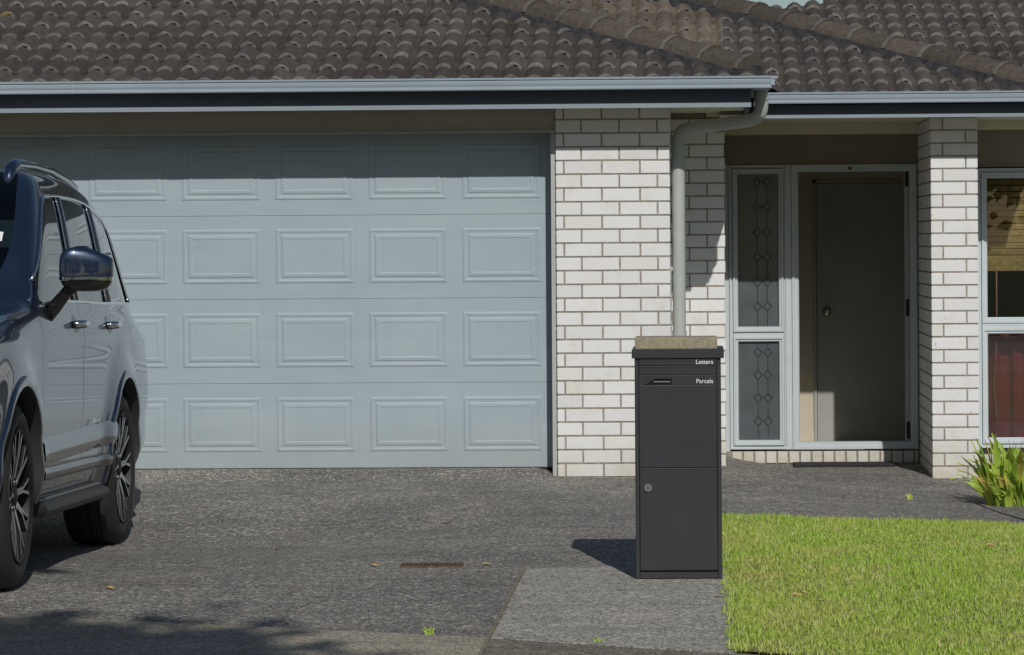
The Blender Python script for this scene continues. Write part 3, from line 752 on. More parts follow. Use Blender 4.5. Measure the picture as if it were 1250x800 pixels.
# ------------------------------------------------------------------ letterbox
LX, LY = -.068, 13.0
lb = empty('parcel_letterbox', (LX, LY+.19, 0)); tag(lb, 'tall black steel parcel letterbox with letter and parcel flaps on concrete slab', 'letterbox')
bx0, bx1 = -.259, .123; zb = lambda y: 1.018-(y-428)/275.8
z_b = .008
bd = MB().box(bx0, bx1, LY+.012, LY+.38, z_b, .985)
bd.box(bx0, bx0+.018, LY, LY+.0118, z_b, .985).box(bx1-.018, bx1, LY, LY+.0118, z_b, .985).box(bx0+.0182, bx1-.0182, LY, LY+.0118, z_b, z_b+.028)
bd.build('cabinet', 'box_black', lb, bevel=.002)
MB().box(bx0-.012, bx1+.014, LY-.014, LY+.392, .982, 1.022).build('lid', 'box_black', lb, bevel=.003)
fx0, fx1 = bx0+.0195, bx1-.0195
MB().box(fx0-.001, fx1+.001, LY+.0095, LY+.0119, z_b+.03, .98).build('front_recess', 'box_groove', lb)
def fpanel(name, ya, yb, dy=0, dep=.006):
    mb = MB(); z1, z0 = zb(ya), zb(yb)
    return mb.box(fx0, fx1, LY+.001+dy, LY+.0094, z0, z1).build(name, 'box_black', lb, bevel=.0026)
lf_ = fpanel('letter_flap', 437.6, 446.8, -.006)
fpanel('fixed_panel', 448.4, 458.0)
# parcel flap strip with the finger slot cut into it
z1, z0 = zb(459.3), zb(470.6); hx0, hx1 = bx0+.048, bx0+.163; hz0, hz1 = zb(470.0), zb(463.0)
pf = MB().box(fx0, hx0, LY+.001, LY+.0094, z0, z1).box(hx1, fx1, LY+.001, LY+.0094, z0, z1).box(hx0, hx1, LY+.001, LY+.0094, hz1, z1)
pf.prism([(hx0, hz0), (hx0+.042, hz1), (hx0, hz1)], 'y', LY+.001, LY+.0094)
pf.box(fx0, fx1, LY-.004, LY+.0094, zb(543.2), zb(471.6))
pfo = pf.build('parcel_flap', 'box_black', lb, bevel=.001)
MB().box(hx0-.004, hx1+.004, LY+.0085, LY+.0093, hz0-.004, hz1+.004).build('finger_slot', 'dark_gap', pfo)
MB().box(hx0+.035, hx1-.006, LY+.002, LY+.006, zb(467.3), zb(465.6)).build('slot_bar', 'lettering', pfo).active_material = M['lock_face']
fpanel('lower_fixed_panel', 544.6, 571.6)
dr = fpanel('collection_door', 573.2, 697.0, -.002)
MB().lathe([(0, .0185), (-.006, .0185), (-.009, .016), (-.009, .010), (-.0075, .009), (-.0075, .001)], (-.203, LY-.001, zb(596)), 'y', 24).build('lock', 'lock_face', dr, auto=35)
MB().box(-.205, -.201, LY-.0125, LY-.008, zb(596)-.006, zb(596)+.006).build('key_slot', 'box_groove', dr)
def text(s, size, xr, z, y, parent):
    cu = bpy.data.curves.new('lettering', 'FONT'); cu.body = s; cu.size = size; cu.align_x = 'RIGHT'; cu.extrude = .0004; cu.offset = .0002
    to = bpy.data.objects.new('tmp', cu); col.objects.link(to)
    dg = bpy.context.evaluated_depsgraph_get(); dg.update()
    me = bpy.data.meshes.new_from_object(to.evaluated_get(dg)); me.name = 'lettering'
    bpy.data.objects.remove(to)
    me.materials.clear(); me.materials.append(M['lettering'])
    o = bpy.data.objects.new('lettering', me); o.location = (xr, y, z); o.rotation_euler = (R(90), 0, 0)
    link(o, parent); return o
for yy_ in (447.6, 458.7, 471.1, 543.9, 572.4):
    MB().box(fx0, fx1, LY-.001, LY+.0093, zb(yy_+.22), zb(yy_-.22)).build('edge_highlight', 'highlight_grey', lb)  # thin pale strips added as highlights on the panel edges
text('Letters', .027, fx1-.014, zb(444.8), LY-.0062, lf_)
text('Parcels', .027, fx1-.014, zb(468.3), LY-.0002, pfo)
tag(MB().box(-.257, .108, LY+.03, LY+.23, 1.0215, 1.074).build('paver', 'paver', None, bevel=.006), 'pale concrete paver lying on the lid of the black letterbox', 'paver')

# ------------------------------------------------------------------ car
exec_car = True
car = empty('parked_car', (0, 0, 0), world_children=False)
tag(car, 'dark blue four wheel drive car parked before the garage door', 'car')
from math import cos, sin, pi
ST = [  # L, S of k0..k7, z of k0..k7
 (-.98, (.62,.66,.66,.64,.60,.50,.30,0), (.38,.50,.75,.95,1.02,1.04,1.05,1.06)),
 (-.85, (.78,.84,.85,.83,.78,.66,.40,0), (.36,.50,.75,.98,1.06,1.10,1.12,1.13)),
 (-.55, (.90,.945,.955,.94,.88,.76,.45,0), (.34,.50,.76,1.01,1.10,1.15,1.18,1.19)),
 (0.0,  (.91,.955,.965,.955,.91,.82,.50,0), (.33,.50,.80,1.06,1.15,1.20,1.225,1.235)),
 (.50,  (.91,.95,.96,.955,.925,.86,.72,0), (.33,.50,.80,1.08,1.19,1.235,1.25,1.265)),
 (.78,  (.91,.95,.96,.96,.935,.895,.82,0), (.33,.50,.80,1.09,1.215,1.40,1.50,1.57)),
 (1.30, (.91,.95,.96,.96,.935,.840,.765,0), (.33,.50,.80,1.10,1.22,1.755,1.865,1.94)),
 (2.20, (.91,.95,.965,.965,.935,.825,.745,0), (.33,.50,.80,1.10,1.22,1.78,1.885,1.965)),
 (3.20, (.90,.95,.965,.96,.92,.785,.70,0), (.34,.50,.80,1.10,1.23,1.735,1.855,1.94)),
 (3.80, (.86,.93,.95,.925,.865,.725,.635,0), (.36,.50,.80,1.08,1.235,1.66,1.79,1.88)),
 (4.03, (.84,.91,.93,.90,.82,.66,.56,0), (.38,.50,.80,1.06,1.22,1.58,1.70,1.77)),
 (4.14, (.80,.88,.90,.86,.74,.56,.42,0), (.40,.50,.78,1.0,1.12,1.18,1.21,1.23)),
 (4.21, (.70,.80,.82,.76,.62,.45,.30,0), (.45,.52,.75,.93,1.02,1.05,1.06,1.07))]
def pchip(x, y, xq):
    x = np.asarray(x, float); y = np.asarray(y, float); h = np.diff(x); d = np.diff(y)/h; m = np.zeros(len(x))
    for i in range(1, len(x)-1):
        if d[i-1]*d[i] > 0:
            w1, w2 = 2*h[i]+h[i-1], h[i]+2*h[i-1]; m[i] = (w1+w2)/(w1/d[i-1]+w2/d[i])
    m[0], m[-1] = d[0], d[-1]
    k = np.clip(np.searchsorted(x, xq)-1, 0, len(h)-1); t = (xq-x[k])/h[k]; hh = h[k]
    return (2*t**3-3*t**2+1)*y[k]+(t**3-2*t**2+t)*hh*m[k]+(-2*t**3+3*t**2)*y[k+1]+(t**3-t**2)*hh*m[k+1]
SL = [s[0] for s in ST]
TQ = np.concatenate([np.arange(k, k+1, 1/8) for k in range(7)] + [[7]])
Lbreaks = [-.98, -.85, -.55, .62, .72, 1.25, 1.60, 1.68, 1.72, 2.58, 2.70, 2.74, 3.62, 3.80, 4.03, 4.21]
LQ = []
for a, c in zip(Lbreaks[:-1], Lbreaks[1:]):
    n_ = max(1, round((c-a)/.032)); LQ += list(a + (c-a)*np.arange(n_)/n_)
LQ = np.array(LQ + [Lbreaks[-1]])
FA, RA, AR = 0.0, 2.85, .47        # axles, arch radius
def section(Lv):
    ks = np.array([pchip(SL, [s[1][k] for s in ST], np.array([Lv]))[0] for k in range(8)])
    kz = np.array([pchip(SL, [s[2][k] for s in ST], np.array([Lv]))[0] for k in range(8)])
    S = pchip(np.arange(8), ks, TQ); Z = pchip(np.arange(8), kz, TQ)
    # a soft crease along the flank and a swelling round each arch
    S = S - .012*np.exp(-((Z-.62)/.07)**2)*(TQ < 4) + .009*np.exp(-((Z-1.06)/.03)**2)*(TQ < 4)
    for ax in (FA, RA):
        rr = np.sqrt((Lv-ax)**2+(Z-.41)**2); S = S + .030*np.exp(-(np.clip(rr-.50, 0, 9)/.10)**2)*(TQ < 3.2)
    return S, Z
SEC = [section(v) for v in LQ]
GS = np.array([s[0] for s in SEC]); GZ = np.array([s[1] for s in SEC])
def surf(Lv, z):
    S, Z = section(Lv); k = TQ <= 4.6
    return float(np.interp(z, Z[k], S[k]))
def surf_t(Lv, t):
    S, Z = section(Lv); return float(np.interp(t, TQ, S)), float(np.interp(t, TQ, Z))
# local frame: x = side (outboard +), y = L (towards the rear), z up
nL, nT = GS.shape
def cls(i, j):
    Lc = (LQ[i]+LQ[i+1])/2; tc_ = (TQ[j]+TQ[j+1])/2; zc = (GZ[i, j]+GZ[i+1, j+1])/2
    if tc_ < 3.9:
        for ax in (FA, RA):
            if math.hypot(Lc-ax, zc-.41) < AR: return None
    if 4.12 < tc_ < 5:
        if .72 < Lc < 1.60: return 'w1'
        if 1.72 < Lc < 2.58: return 'w2'
        if 2.74 < Lc < 3.62: return 'w3'
        if .72 < Lc < 3.70: return 'p1' if Lc < 1.8 else ('p2' if Lc < 2.8 else 'p3')
    if tc_ > 6.12 and .56 < Lc < 1.22: return 'screen'
    if tc_ > 5.6 and 4.04 < Lc < 4.13: return 'rear'
    if .62 < Lc < 1.68 and .8 < tc_ < 4.12: return 'd1'
    if 1.68 < Lc < 2.70 and .8 < tc_ < 4.12: return 'd2'
    if tc_ > 4.6 and -.9 < Lc < .50: return 'hood'
    if Lc < -.86 and tc_ < 7 and 1.6 < tc_ : return 'grille' if tc_ > 99 else 'body'
    return 'body'
CL = [[cls(i, j) for j in range(nT-1)] for i in range(nL-1)]
def shell(keys, sides=(1, -1), off=0, shrink=0):
    mb = MB()
    for s in sides:
        idx = {}
        def vid(i, j):
            if (i, j) not in idx:
                idx[(i, j)] = len(mb.v); mb.v.append((s*max(0, GS[i, j]+off), LQ[i], GZ[i, j]))
            return idx[(i, j)]
        for i in range(nL-1):
            for j in range(nT-1):
                if CL[i][j] in keys:
                    q = (vid(i, j), vid(i+1, j), vid(i+1, j+1), vid(i, j+1))
                    mb.f.append(q if s > 0 else q[::-1]); mb.mi.append(0)
        if shrink:
            Ls = [LQ[i] for i, j in idx]; ts = [TQ[j] for i, j in idx]; l0, l1, t0 = min(Ls), max(Ls), min(ts)
            for (i, j), k in idx.items():
                x, y, z = mb.v[k]
                if LQ[i] == l0: y += shrink
                if LQ[i] == l1: y -= shrink
                if TQ[j] == t0: z += shrink
                mb.v[k] = (x, y, z)
    return mb
body = shell(('body',))
# close the nose, tail and floor
for i in (0, nL-1):
    k = len(body.v); ring = [(GS[i, j], LQ[i], GZ[i, j]) for j in range(nT)] + [(-GS[i, j], LQ[i], GZ[i, j]) for j in range(nT-2, -1, -1)]
    body.v += ring; body.f.append(tuple(range(k, k+len(ring)))); body.mi.append(0)
bo = body.build('body', 'car_paint', car, smooth=True)
bo.data.set_sharp_from_angle(angle=R(40))
for s in (1, -1):
    for key, nm in (('d1', 'front_door'), ('d2', 'rear_door')):
        d_ = shell((key,), (s,), shrink=.0035).build('door', 'car_paint', car, smooth=True)
        L0 = 1.53 if key == 'd1' else 2.50
        Sx, Zx = surf(L0, 1.15), 1.15
        hb = MB().lathe([(0, .02)], (0, 0, 0)) if False else MB()
        pts = [(s*(Sx+.002), L0-.115, Zx-.004), (s*(Sx+.034), L0-.095, Zx), (s*(Sx+.042), L0-.03, Zx+.004), (s*(Sx+.042), L0+.05, Zx+.004), (s*(Sx+.034), L0+.105, Zx), (s*(Sx+.002), L0+.12, Zx-.004)]
        hb.tube(pts, .014, 10, radii=[.018, .017, .015, .015, .017, .018])
        hb.build('handle', 'chrome', d_, smooth=True)
        cup = MB(); vs = []
        for a in range(20):
            t_ = 2*pi*a/20; zz_ = Zx+.045*sin(t_); ll = L0-.02+.075*cos(t_); vs.append((s*(surf(ll, zz_)+.0015), ll, zz_))
        cup.add(vs, [tuple(range(20))]).build('handle_cup', 'trim_black', d_, fix=False)
    for key in ('w1', 'w2', 'w3'):
        shell((key,), (s,), off=-.004).build('side_window', 'car_glass', car, smooth=True)
    for key in ('p1', 'p2', 'p3'): shell((key,), (s,), off=.004).build('window_pillar', 'pillar_satin', car, smooth=True)
    for v in (1.60, 1.72, 2.58, 2.74): MB().tube([(s*(surf_t(v, t_)[0]+.002), v, surf_t(v, t_)[1]) for t_ in np.linspace(4.14, 5.0, 9)], .006, 6).build('window_seal', 'chrome', car, smooth=True)
    # bright trim round the side glass
    loop = [(*surf_t(v, 4.12)[:1], v, surf_t(v, 4.12)[1]) for v in np.linspace(.70, 3.72, 50)]
    loop += [(*surf_t(v, t_)[:1], v, surf_t(v, t_)[1]) for v, t_ in zip(np.linspace(3.72, 3.66, 8), np.linspace(4.12, 5.02, 8))][1:]
    loop += [(*surf_t(v, 5.02)[:1], v, surf_t(v, 5.02)[1]) for v in np.linspace(3.66, .70, 56)][1:]
    MB().tube([(s*(a+.003), b_, c_) for a, b_, c_ in loop], .0085, 8).build('window_trim', 'chrome', car, smooth=True)
    # arch mouldings and liners
    for ax in (FA, RA):
        mb = MB(); vs = []; prof = ((AR-.008, -.055), (AR-.006, .010), (AR+.012, .015), (AR+.034, .010), (AR+.042, -.004))
        N = 48
        for i in range(N+1):
            a = R(-8) + R(196)*i/N
            for r_, o_ in prof:
                ll, zz_ = ax+cos(a)*r_, .41+sin(a)*r_
                vs.append((s*(surf(ax+cos(a)*(AR+.03), max(.34, .41+sin(a)*(AR+.03)))+o_), ll, zz_))
        p_ = len(prof)
        fs = [(i*p_+k, i*p_+k+1, (i+1)*p_+k+1, (i+1)*p_+k) for i in range(N) for k in range(p_-1)]
        mb.add(vs, fs); mb.mi = [1 if q_ % (p_-1) == 0 else 0 for q_ in range(len(fs))]
        mb.build('arch_moulding', ['car_paint', 'plastic_dark'], car, auto=50)
        mb = MB(); vs = []
        for i in range(25):
            a = R(-20)+R(220)*i/24
            for S_ in (.52, .93): vs.append((s*S_, ax+cos(a)*(AR+.01), .41+sin(a)*(AR+.01)))
        mb.add(vs, [(2*i, 2*i+1, 2*i+3, 2*i+2) for i in range(24)])
        k = len(mb.v); mb.v += [(s*.52, ax+cos(a)*(AR+.01), .41+sin(a)*(AR+.01)) for a in np.linspace(R(-20), R(200), 25)]; mb.f.append(tuple(range(k, k+25))); mb.mi.append(0)
        mb.build('wheel_arch_liner', 'plastic_dark', car, smooth=False, fix=False)
    # running board
    rbm = MB().prism([(s*.80, .30), (s*.80, .392), (s*.965, .335), (s*.985, .325), (s*.99, .30), (s*.975, .275), (s*.86, .27)], 'y', .56, 2.28)
    rb = rbm.build('running_board', 'plastic_dark', car, bevel=.004)
    for k in range(6): MB().box(min(s*(.815+.024*k), s*(.829+.024*k)), max(s*(.815+.024*k), s*(.829+.024*k)), .60, 2.24, .385-.0083*k, .3945-.0083*k).build('tread_rib', 'step_grey', rb)
    # sill moulding along the doors
    vs = []
    for v in np.linspace(.55, 2.40, 30):
        for z, o_ in ((.43, .004), (.445, .016), (.475, .016), (.49, .004)): vs.append((s*(surf(v, z)+o_), v, z))
    MB().add(vs, [(i*4+k, i*4+k+1, i*4+k+5, i*4+k+4) for i in range(29) for k in range(3)]).build('sill_moulding', 'chrome' if False else 'trim_black', car, smooth=True)
    vs = []
    for v in np.linspace(.62, 2.50, 30):
        for z, o_ in ((.50, .001), (.53, .018), (.60, .020), (.625, .001)): vs.append((s*(surf(v, z+.02*(v-.6))+o_), v, z+.02*(v-.6)))
    MB().add(vs, [(i*4+k, i*4+k+1, i*4+k+5, i*4+k+4) for i in range(29) for k in range(3)]).build('door_moulding', 'car_paint', car, smooth=True)
    # mud flap, rail, fuel flap
    MB().box(min(s*.72, s*.96), max(s*.72, s*.96), 3.325, 3.338, .16, .46).build('mud_flap', 'plastic_dark', car, bevel=.003)
    rail = [(s*a_, v, surf_t(v, 6.2)[1]+o_) for a_, v, o_ in ((.70, 1.14, -.02), (.70, 1.20, .022), (.70, 1.32, .030), (.69, 1.8, .034), (.685, 2.3, .034), (.665, 2.9, .032), (.64, 3.3, .026), (.625, 3.46, -.01))]
    rl = MB().tube(rail, .024, 12, radii=[.02, .03, .028, .022, .022, .022, .022, .016]).build('roof_rail', 'car_paint', car, smooth=True)
    # mirror: cap, glossy band, lower shell, arm
    mx, my, mz = s*1.115, .86, 1.40
    def ell(cx, cy, cz, ax_, ay_, az_, z0, z1, e=3.0, seg=36, rows=10):
        mb = MB(); vs = []
        for r_ in range(rows+1):
            zz_ = z0+(z1-z0)*r_/rows; k = max(0., 1-abs((zz_-cz)/az_)**e)**(1/e)
            for a in range(seg):
                t_ = 2*pi*a/seg; c_, q_ = cos(t_), sin(t_)
                X_ = abs(c_)**(2/e)*(1 if c_ > 0 else -1); Y_ = abs(q_)**(2/e)*(1 if q_ > 0 else -1)
                taper = 1-.16*max(0, s*X_)*max(0, (zz_-cz)/az_)
                vs.append((cx+ax_*k*X_, cy+ay_*k*Y_ + .03*s*X_, zz_ - .030*max(0, s*X_)*max(0, (zz_-cz)/az_)))
        fs = [(r_*seg+a, r_*seg+(a+1) % seg, (r_+1)*seg+(a+1) % seg, (r_+1)*seg+a) for r_ in range(rows) for a in range(seg)]
        fs += [tuple(range(seg)), tuple(range(rows*seg, (rows+1)*seg))]
        return mb.add(vs, fs)
    mcap = ell(mx, my, mz, .118, .062, .105, mz-.045, mz+.1045, 3.4).build('mirror', 'car_paint', car, auto=45)
    ell(mx, my-.002, mz, .120, .064, .105, mz-.055, mz-.040, 3.4, rows=2).build('mirror_band', 'chrome', mcap, auto=45)
    ell(mx, my, mz, .116, .060, .105, mz-.1045, mz-.056, 3.4).build('mirror_shell', 'trim_black', mcap, auto=45)
    MB().box(min(mx-.1, mx+.1), max(mx-.1, mx+.1), my+.06, my+.066, mz-.07, mz+.075).build('mirror_glass', 'chrome', mcap)
    MB().tube([(s*.925, .90, 1.19), (s*.96, .89, 1.22), (s*1.02, .87, 1.29), (s*1.06, .86, 1.33)], .03, 10, radii=[.042, .034, .028, .034]).build('mirror_arm', 'trim_black', mcap, smooth=True)
    # lamps
    MB().prism([(s*.45, .80), (s*.83, .86), (s*.80, .97), (s*.47, .93)], 'y', -1.0, -.72).build('headlight', 'lamp_lens', car, bevel=.01)
    MB().prism([(s*.60, .98), (s*.86, .98), (s*.83, 1.14), (s*.62, 1.12)], 'y', 4.0, 4.215).build('tail_light', 'lamp_red', car, bevel=.01)
shell(('hood',)).build('bonnet', 'car_paint', car, smooth=True)
shell(('screen',)).build('windscreen', 'windscreen_glass', car, smooth=True)
shell(('rear',)).build('rear_window', 'car_glass', car, smooth=True)
MB().prism([(-.42, .42), (.42, .42), (.50, .70), (.40, 1.0), (-.40, 1.0), (-.50, .70)], 'y', -1.02, -.9).build('grille', 'trim_black', car, bevel=.01)
MB().box(-.27, .27, -1.03, -1.018, .55, .67).build('front_plate_holder', 'plastic_dark', car)
MB().box(-.80, .80, -.75, 4.0, .30, .36).box(-.60, .60, -.5, 3.9, .36, .60).build('floor_pan', 'plastic_dark', car)
MB().box(-.86, .86, .55, .95, .95, 1.15).build('dashboard', 'cabin', car, bevel=.04)
for sx in (-.42, .42):
    for yy in (1.55, 2.55):
        MB().box(sx-.25, sx+.25, yy-.45, yy, .62, .80).prism([(yy-.06, .8), (yy+.08, .8), (yy+.2, 1.38), (yy+.10, 1.38)], 'x', sx-.24, sx+.24).prism([(yy+.12, 1.38), (yy+.2, 1.38), (yy+.22, 1.56), (yy+.14, 1.56)], 'x', sx-.13, sx+.13).build('seat', 'cabin', car, bevel=.03)
sc = []
for zt in (0, 1):
    sv = []
    for dl, dt in ((0, 0), (.05, 0), (.05, .12), (0, .12)):
        a, c_ = surf_t(.70+.09*zt+dl, 6.20+dt); sv.append((a+.002, .70+.09*zt+dl-.004, c_+.004))
    MB().add(sv, [(0, 1, 2, 3)]).build('registration_label', 'sticker', car, fix=False)
# wheels
def wheel(s, L0, steer=0):
    e = bpy.data.objects.new('wheel', None); col.objects.link(e); e.parent = car; e.empty_display_size = .1
    e.location = (s*.975, L0, .405); e.rotation_euler = (0, 0, steer)
    o = -s
    ty = MB().lathe([(0*o+o*.012, .292), (o*.002, .310), (o*-.004, .335), (o*.004, .365), (o*.022, .392), (o*.045, .402), (o*.075, .405), (o*.079, .398), (o*.087, .398), (o*.091, .406),
                     (o*.128, .406), (o*.132, .398), (o*.142, .398), (o*.146, .406), (o*.182, .406), (o*.186, .398), (o*.194, .398), (o*.198, .405), (o*.228, .402), (o*.25, .39), (o*.268, .36), (o*.27, .30), (o*.25, .285)], (0, 0, 0), 'x', 56)
    ty.f = ty.f[:-2]; ty.mi = ty.mi[:-2]
    def hang(mb, nm, mt, par, **k):
        ob = mb.build(nm, mt, None, **k); ob.parent = par; return ob
    to = hang(ty, 'tyre', 'tyre', e, auto=40)
    rm = MB().lathe([(o*.008, .292), (o*-.001, .290), (o*.004, .276), (o*.03, .270), (o*.10, .262), (o*.2, .27), (o*.24, .29)], (0, 0, 0), 'x', 56)
    rm.f = rm.f[:-2]; rm.mi = rm.mi[:-2]
    ro = hang(rm, 'rim', 'rim_dark', e, auto=40)
    hang(MB().lathe([(o*.11, .265), (o*.11, .001)], (0, 0, 0), 'x', 40), 'brake_disc', 'plastic_dark', e)
    # spokes: ten pairs of machined blades over dark ribs
    def blade(mb, a0, r0_, a1, r1_, w0, w1, x0, x1, dep, mi=0):
        def pt(a, r_, off, xx): return (xx, cos(a)*r_ - sin(a)*off, sin(a)*r_ + cos(a)*off)
        vs = []
        for a, r_, wd, xx in ((a0, r0_, w0, x0), (a1, r1_, w1, x1)):
            vs += [pt(a, r_, -wd, o*xx), pt(a, r_, wd, o*xx), pt(a, r_, wd*1.3, o*(xx+dep)), pt(a, r_, -wd*1.3, o*(xx+dep))]
        mb.add(vs, [(0, 1, 5, 4)], 0); mb.f += [tuple(i_+len(mb.v)-8 for i_ in f_) for f_ in ((1, 2, 6, 5), (2, 3, 7, 6), (3, 0, 4, 7), (0, 3, 2, 1), (4, 5, 6, 7))]; mb.mi += [1]*5
    for k in range(10):
        a = 2*pi*k/10 + .1
        sp_ = MB()
        for q in (-1, 1):
            blade(sp_, a+q*.10, .075, a+q*.045, .165, .0068, .006, .028, .014, .05, 0)
            blade(sp_, a+q*.045, .165, a+q*.125, .283, .006, .0078, .014, .006, .05, 0)
        so_ = hang(sp_, 'spoke', ['rim_machined', 'rim_dark'], e)
        rb_ = MB(); blade(rb_, a, .06, a, .275, .022, .030, .045, .030, .03); rbo = hang(rb_, 'spoke_back', ['rim_dark', 'rim_dark'], so_)
    hang(MB().lathe([(o*.10, .085), (o*.04, .084), (o*.030, .078), (o*.030, .045), (o*.020, .038), (o*.016, .030), (o*.015, .001)], (0, 0, 0), 'x', 28), 'hub_cap', 'rim_dark', e, auto=35)
    for k in range(6):
        a = 2*pi*k/6; hang(MB().lathe([(o*.05, .011), (o*.022, .011), (o*.020, .007)], (0, cos(a)*.062, sin(a)*.062), 'x', 8), 'wheel_nut', 'chrome', e)
    return e
for s in (1, -1):
    wheel(s, FA, R(1.5)); wheel(s, RA)
# put the car on the drive: front axle at (-3.855, 12.4), pointing at the street
zf, zr = gz(-3.4, 12.72), gz(-3.4, 15.6)
car.rotation_euler = (math.atan2(zr-zf, 2.85), 0, R(2.0)); car.location = (-3.942, 12.72, zf); car.scale = (1.025, 1.0, 1.015)

# ------------------------------------------------------------------ small things
mat_ = MB().box(.70, 1.40, 20.50, 20.80, 0, .018); mat_.v = [(x, y, z+gz(x, y)-.002) for x, y, z in mat_.v]
tag(mat_.build('doormat', 'doormat', None, bevel=.004), 'thin black doormat in front of the entry door', 'doormat')
gr = empty('drain_grate', (-1.2, 13.72, gz(-1.2, 13.72)))
tag(gr, 'small rusty metal drain grate set in the driveway', 'drain')
fz = gz(-1.2, 13.72)
f_ = MB().box(-1.375, -1.085, 13.66, 13.672, fz-.03, fz+.009).box(-1.375, -1.085, 13.788, 13.80, fz-.03, fz+.009).box(-1.375, -1.363, 13.672, 13.788, fz-.03, fz+.009).box(-1.097, -1.085, 13.672, 13.788, fz-.03, fz+.009).build('frame', 'rust', gr)
MB().box(-1.363, -1.097, 13.672, 13.788, fz-.03, fz+.0045).build('pit', 'rust_dark', gr)
bm_ = MB().box(-.006, .006, -.058, .058, 0, .012).mesh('bar', 'rust')
for k in range(13): inst('bar', bm_, gr, (-1.352+.02025*k, 13.73, fz-.0035))
lm = []
for q in range(3):
    mb = MB(); vs = []
    for i in range(7):
        t_ = i/6; wd = .011*math.sin(pi*min(1, t_*.92+.04))+.001
        vs += [(-.024+.048*t_, -wd, .004+.006*t_*q+.003*math.sin(t_*5+q)), (-.024+.048*t_, 0, .001+.005*t_*q), (-.024+.048*t_, wd, .006+.004*math.sin(t_*4+2*q))]
    fs = [(i*3+k, i*3+3+k, i*3+4+k, i*3+1+k) for i in range(6) for k in range(2)]
    lm.append(mb.add(vs, fs).mesh('fallen_leaf', 'dead_leaf', smooth=True, fix=False))
for i, (x, y) in enumerate([(-2.55, 12.75), (-2.14, 15.05), (-1.72, 12.6), (-.97, 13.72), (-1.35, 16.0), (.10, 12.35), (-1.5, 13.74)]):
    o = inst('fallen_leaf', lm[i % 3], None, (x, y, gz(x, y)+.004), (0, 0, random.uniform(-.6, .6)))
    tag(o, 'small yellow fallen leaf lying on the grey paving', 'leaf', 'yellow leaves fallen on the paving')
for i, (x, y) in enumerate([(.42, 12.15), (.53, 11.95), (.66, 12.6), (1.42, 14.1), (.47, 12.2)]):
    o = inst('fallen_leaf', lm[i % 3], None, (x, y, gz(x, y)+.035), (.2, .1, random.uniform(-.6, .6)))
    tag(o, 'small dry leaf lying on top of the lawn grass', 'leaf', 'dry leaves on the lawn')
# weeds at the joints
def weed(x, y, n_, h, label):
    mb = MB()
    for k in range(n_):
        a = random.uniform(0, 2*pi); hh = h*random.uniform(.5, 1); sx_ = x+random.uniform(-.02, .02); sy = y+random.uniform(-.01, .01); z = gz(sx_, sy)
        dx, dy = cos(a)*hh*.6, sin(a)*hh*.6
        mb.add([(sx_-.002, sy, z), (sx_+.002, sy, z), (sx_+dx*.5+.003, sy+dy*.5, z+hh*.7), (sx_+dx*.5-.003, sy+dy*.5, z+hh*.7), (sx_+dx, sy+dy, z+hh)], [(0, 1, 2, 3), (3, 2, 4)])
    tag(mb.build('weed', 'plant_leaf', None, fix=False), label, 'weed')
weed(-1.02, 11.25, 18, .035, 'low green weed tuft at the footpath edge of the driveway')
weed(1.32, 18.0, 16, .04, 'small weed tuft on the grey path before the porch pier')
weed(-.36, 11.0, 9, .03, 'thin grass weed at the front edge of the letterbox slab')

# leafy clump by the window
plant = empty('garden_plant', (1.97, 17.95, gz(1.97, 17.95))); tag(plant, 'clump of upright green and yellowing leaves growing beside the path', 'plant')
def strap(length, wid, bend, twist, fold):
    vs = []; N = 8
    for i in range(N+1):
        t_ = i/N; wdt = wid*(math.sin(pi*min(1, t_*.80+.17))**.8)*(1 if t_ < .999 else .05)
        x = bend*length*t_**2; z = length*(t_-.28*abs(bend)*t_**3); tw = twist*t_
        for k, q in ((-1, 0), (0, -fold*wid), (1, 0)):
            vs.append((x+q*cos(tw)-k*wdt*sin(tw)*.8, k*wdt*cos(tw)+.018*math.sin(t_*6+bend*9)*t_, z+k*.008*math.sin(t_*11+twist)))
    return MB().add(vs, [(i*3+k, i*3+3+k, i*3+4+k, i*3+1+k) for i in range(N) for k in range(2)]).mesh('leaf', 'plant_leaf', smooth=True, fix=False)
LM = [strap(.46, .030, .12, .6, .3), strap(.42, .034, .3, 1.6, .4), strap(.36, .030, .10, -1.2, .3), strap(.42, .032, .5, -2.0, .4), strap(.26, .030, .45, 1.4, .3), strap(.38, .028, .7, 2.4, .3)]
for k in range(250):
    a = random.uniform(0, 2*pi); rr = random.random()**.5
    x, y = 1.97+.19*rr*cos(a), 17.95+.13*rr*sin(a)
    o = inst('leaf', random.choice(LM), plant, (x, y, gz(x, y)-.01), (random.uniform(-.35, .35), random.uniform(-.15, .30)*rr, a+random.uniform(-.5, .5)))
    q = random.uniform(.5, 1.2)*(1.12-.35*rr); o.scale = (q, q, q)
for k in range(7):
    a = random.uniform(0, 2*pi); x, y = 1.97+.07*cos(a), 17.95+.07*sin(a)
    MB().tube([(x, y, gz(x, y)-.01), (x+.01*cos(a), y, gz(x, y)+.15), (x+.03*cos(a), y+.02*sin(a), gz(x, y)+.30)], .007, 6, radii=[.009, .008, .005]).build('stem', 'plant_leaf', plant, smooth=True)

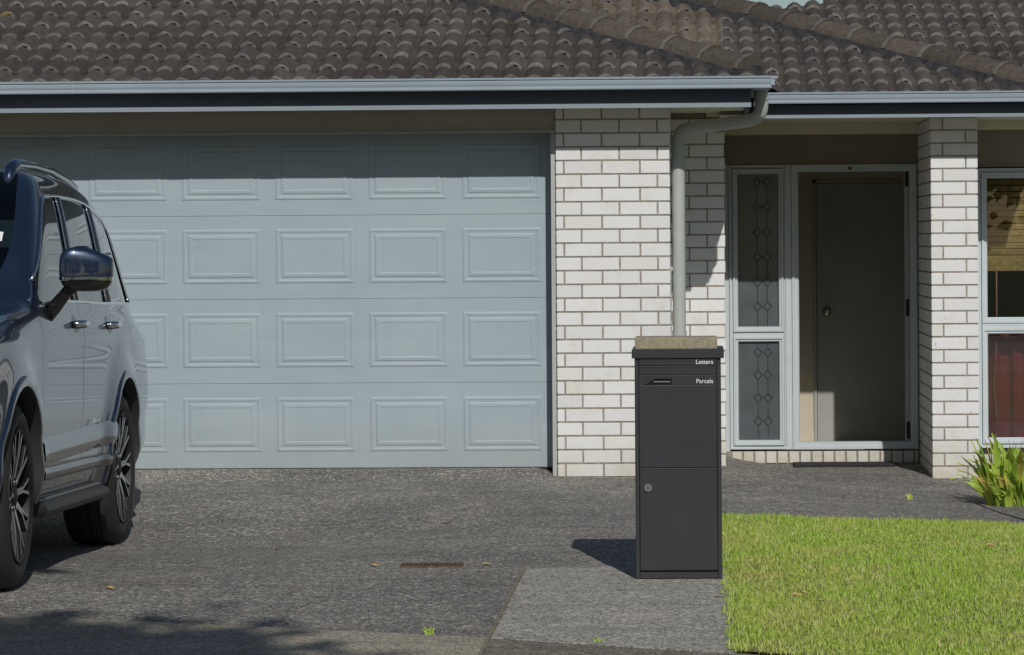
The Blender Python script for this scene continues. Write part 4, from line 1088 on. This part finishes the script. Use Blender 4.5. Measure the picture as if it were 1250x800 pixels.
# ------------------------------------------------------------------ trees of the street behind the camera (their shadow and reflections are in the picture)
def tree_mesh(seed, h, rad, base, nleaf, leaf):
    r_ = np.random.default_rng(seed); rd = random.Random(seed)
    tk = MB(); tips = []
    tk.tube([(0, 0, -.2), (.05, .02, h*.2), (.0, .08, h*.42), (.1, 0, h*.7)], .2, 10, radii=[h*.03, h*.024, h*.017, h*.006])
    for k in range(14):
        a = rd.uniform(0, 2*pi); z0 = h*rd.uniform(.28, .6); ln = rad*rd.uniform(.6, 1.0)
        p = [(.03, .05, z0), (cos(a)*ln*.5, sin(a)*ln*.5, z0+ln*.35), (cos(a)*ln, sin(a)*ln, z0+ln*rd.uniform(.5, .95))]
        tk.tube(p, .1, 7, radii=[h*.012, h*.007, h*.002])
    cz = (base+h)/2; hz = (h-base)/2
    cl = []
    while len(cl) < 90:
        u = r_.uniform(-1, 1, 3)
        d = np.linalg.norm(u)
        if d < 1 and d > .35: cl.append((u[0]*rad, u[1]*rad, cz+u[2]*hz, r_.uniform(.10, .24)*rad))
    cl = np.array(cl); pick = r_.integers(0, len(cl), nleaf)
    c = cl[pick, :3] + r_.normal(0, 1, (nleaf, 3))*cl[pick, 3:4]*.6
    a = r_.normal(0, 1, (nleaf, 3)); a /= np.linalg.norm(a, axis=1)[:, None]
    b_ = np.cross(a, r_.normal(0, 1, (nleaf, 3))); b_ /= np.linalg.norm(b_, axis=1)[:, None]
    s1 = leaf*r_.uniform(.6, 1.3, (nleaf, 1))
    P = np.stack([c-a*s1, c+b_*s1*.5, c+a*s1, c-b_*s1*.5], 1).reshape(-1, 3)
    me = bpy.data.meshes.new('crown'); me.from_pydata(P.tolist(), [], [(4*i, 4*i+1, 4*i+2, 4*i+3) for i in range(nleaf)]); me.materials.append(M['tree_leaf'])
    return tk.mesh('trunk', 'bark', smooth=True), me
def tree(loc, tm, label, rot=0, sc_=1, group=None):
    e = empty('street_tree', loc, world_children=False); e.rotation_euler.z = rot; e.scale = (sc_,)*3; tag(e, label, 'tree', group)
    for nm, me in (('trunk', tm[0]), ('crown', tm[1])):
        o = bpy.data.objects.new(nm, me); col.objects.link(o); o.parent = e
T1 = tree_mesh(3, 10.4, 2.7, 3.4, 42000, .15)
tree((-.10, -2.58, -.1), T1, 'leafy street tree casting its shadow on the pale footpath')
T2 = tree_mesh(11, 9.5, 3.6, 1.6, 16000, .16)
for i, (x, y, sc_) in enumerate([(-13, -17, 1.0), (-7.5, -19, 1.1), (-1.5, -17.5, .95), (4.5, -19, 1.1), (10.5, -17.5, 1.0), (16, -19, 1.1)]):
    tree((x, y, -.1), T2, 'dense tree across the road, mirrored darkly in the window glass', i*1.3, sc_, 'trees across the road')
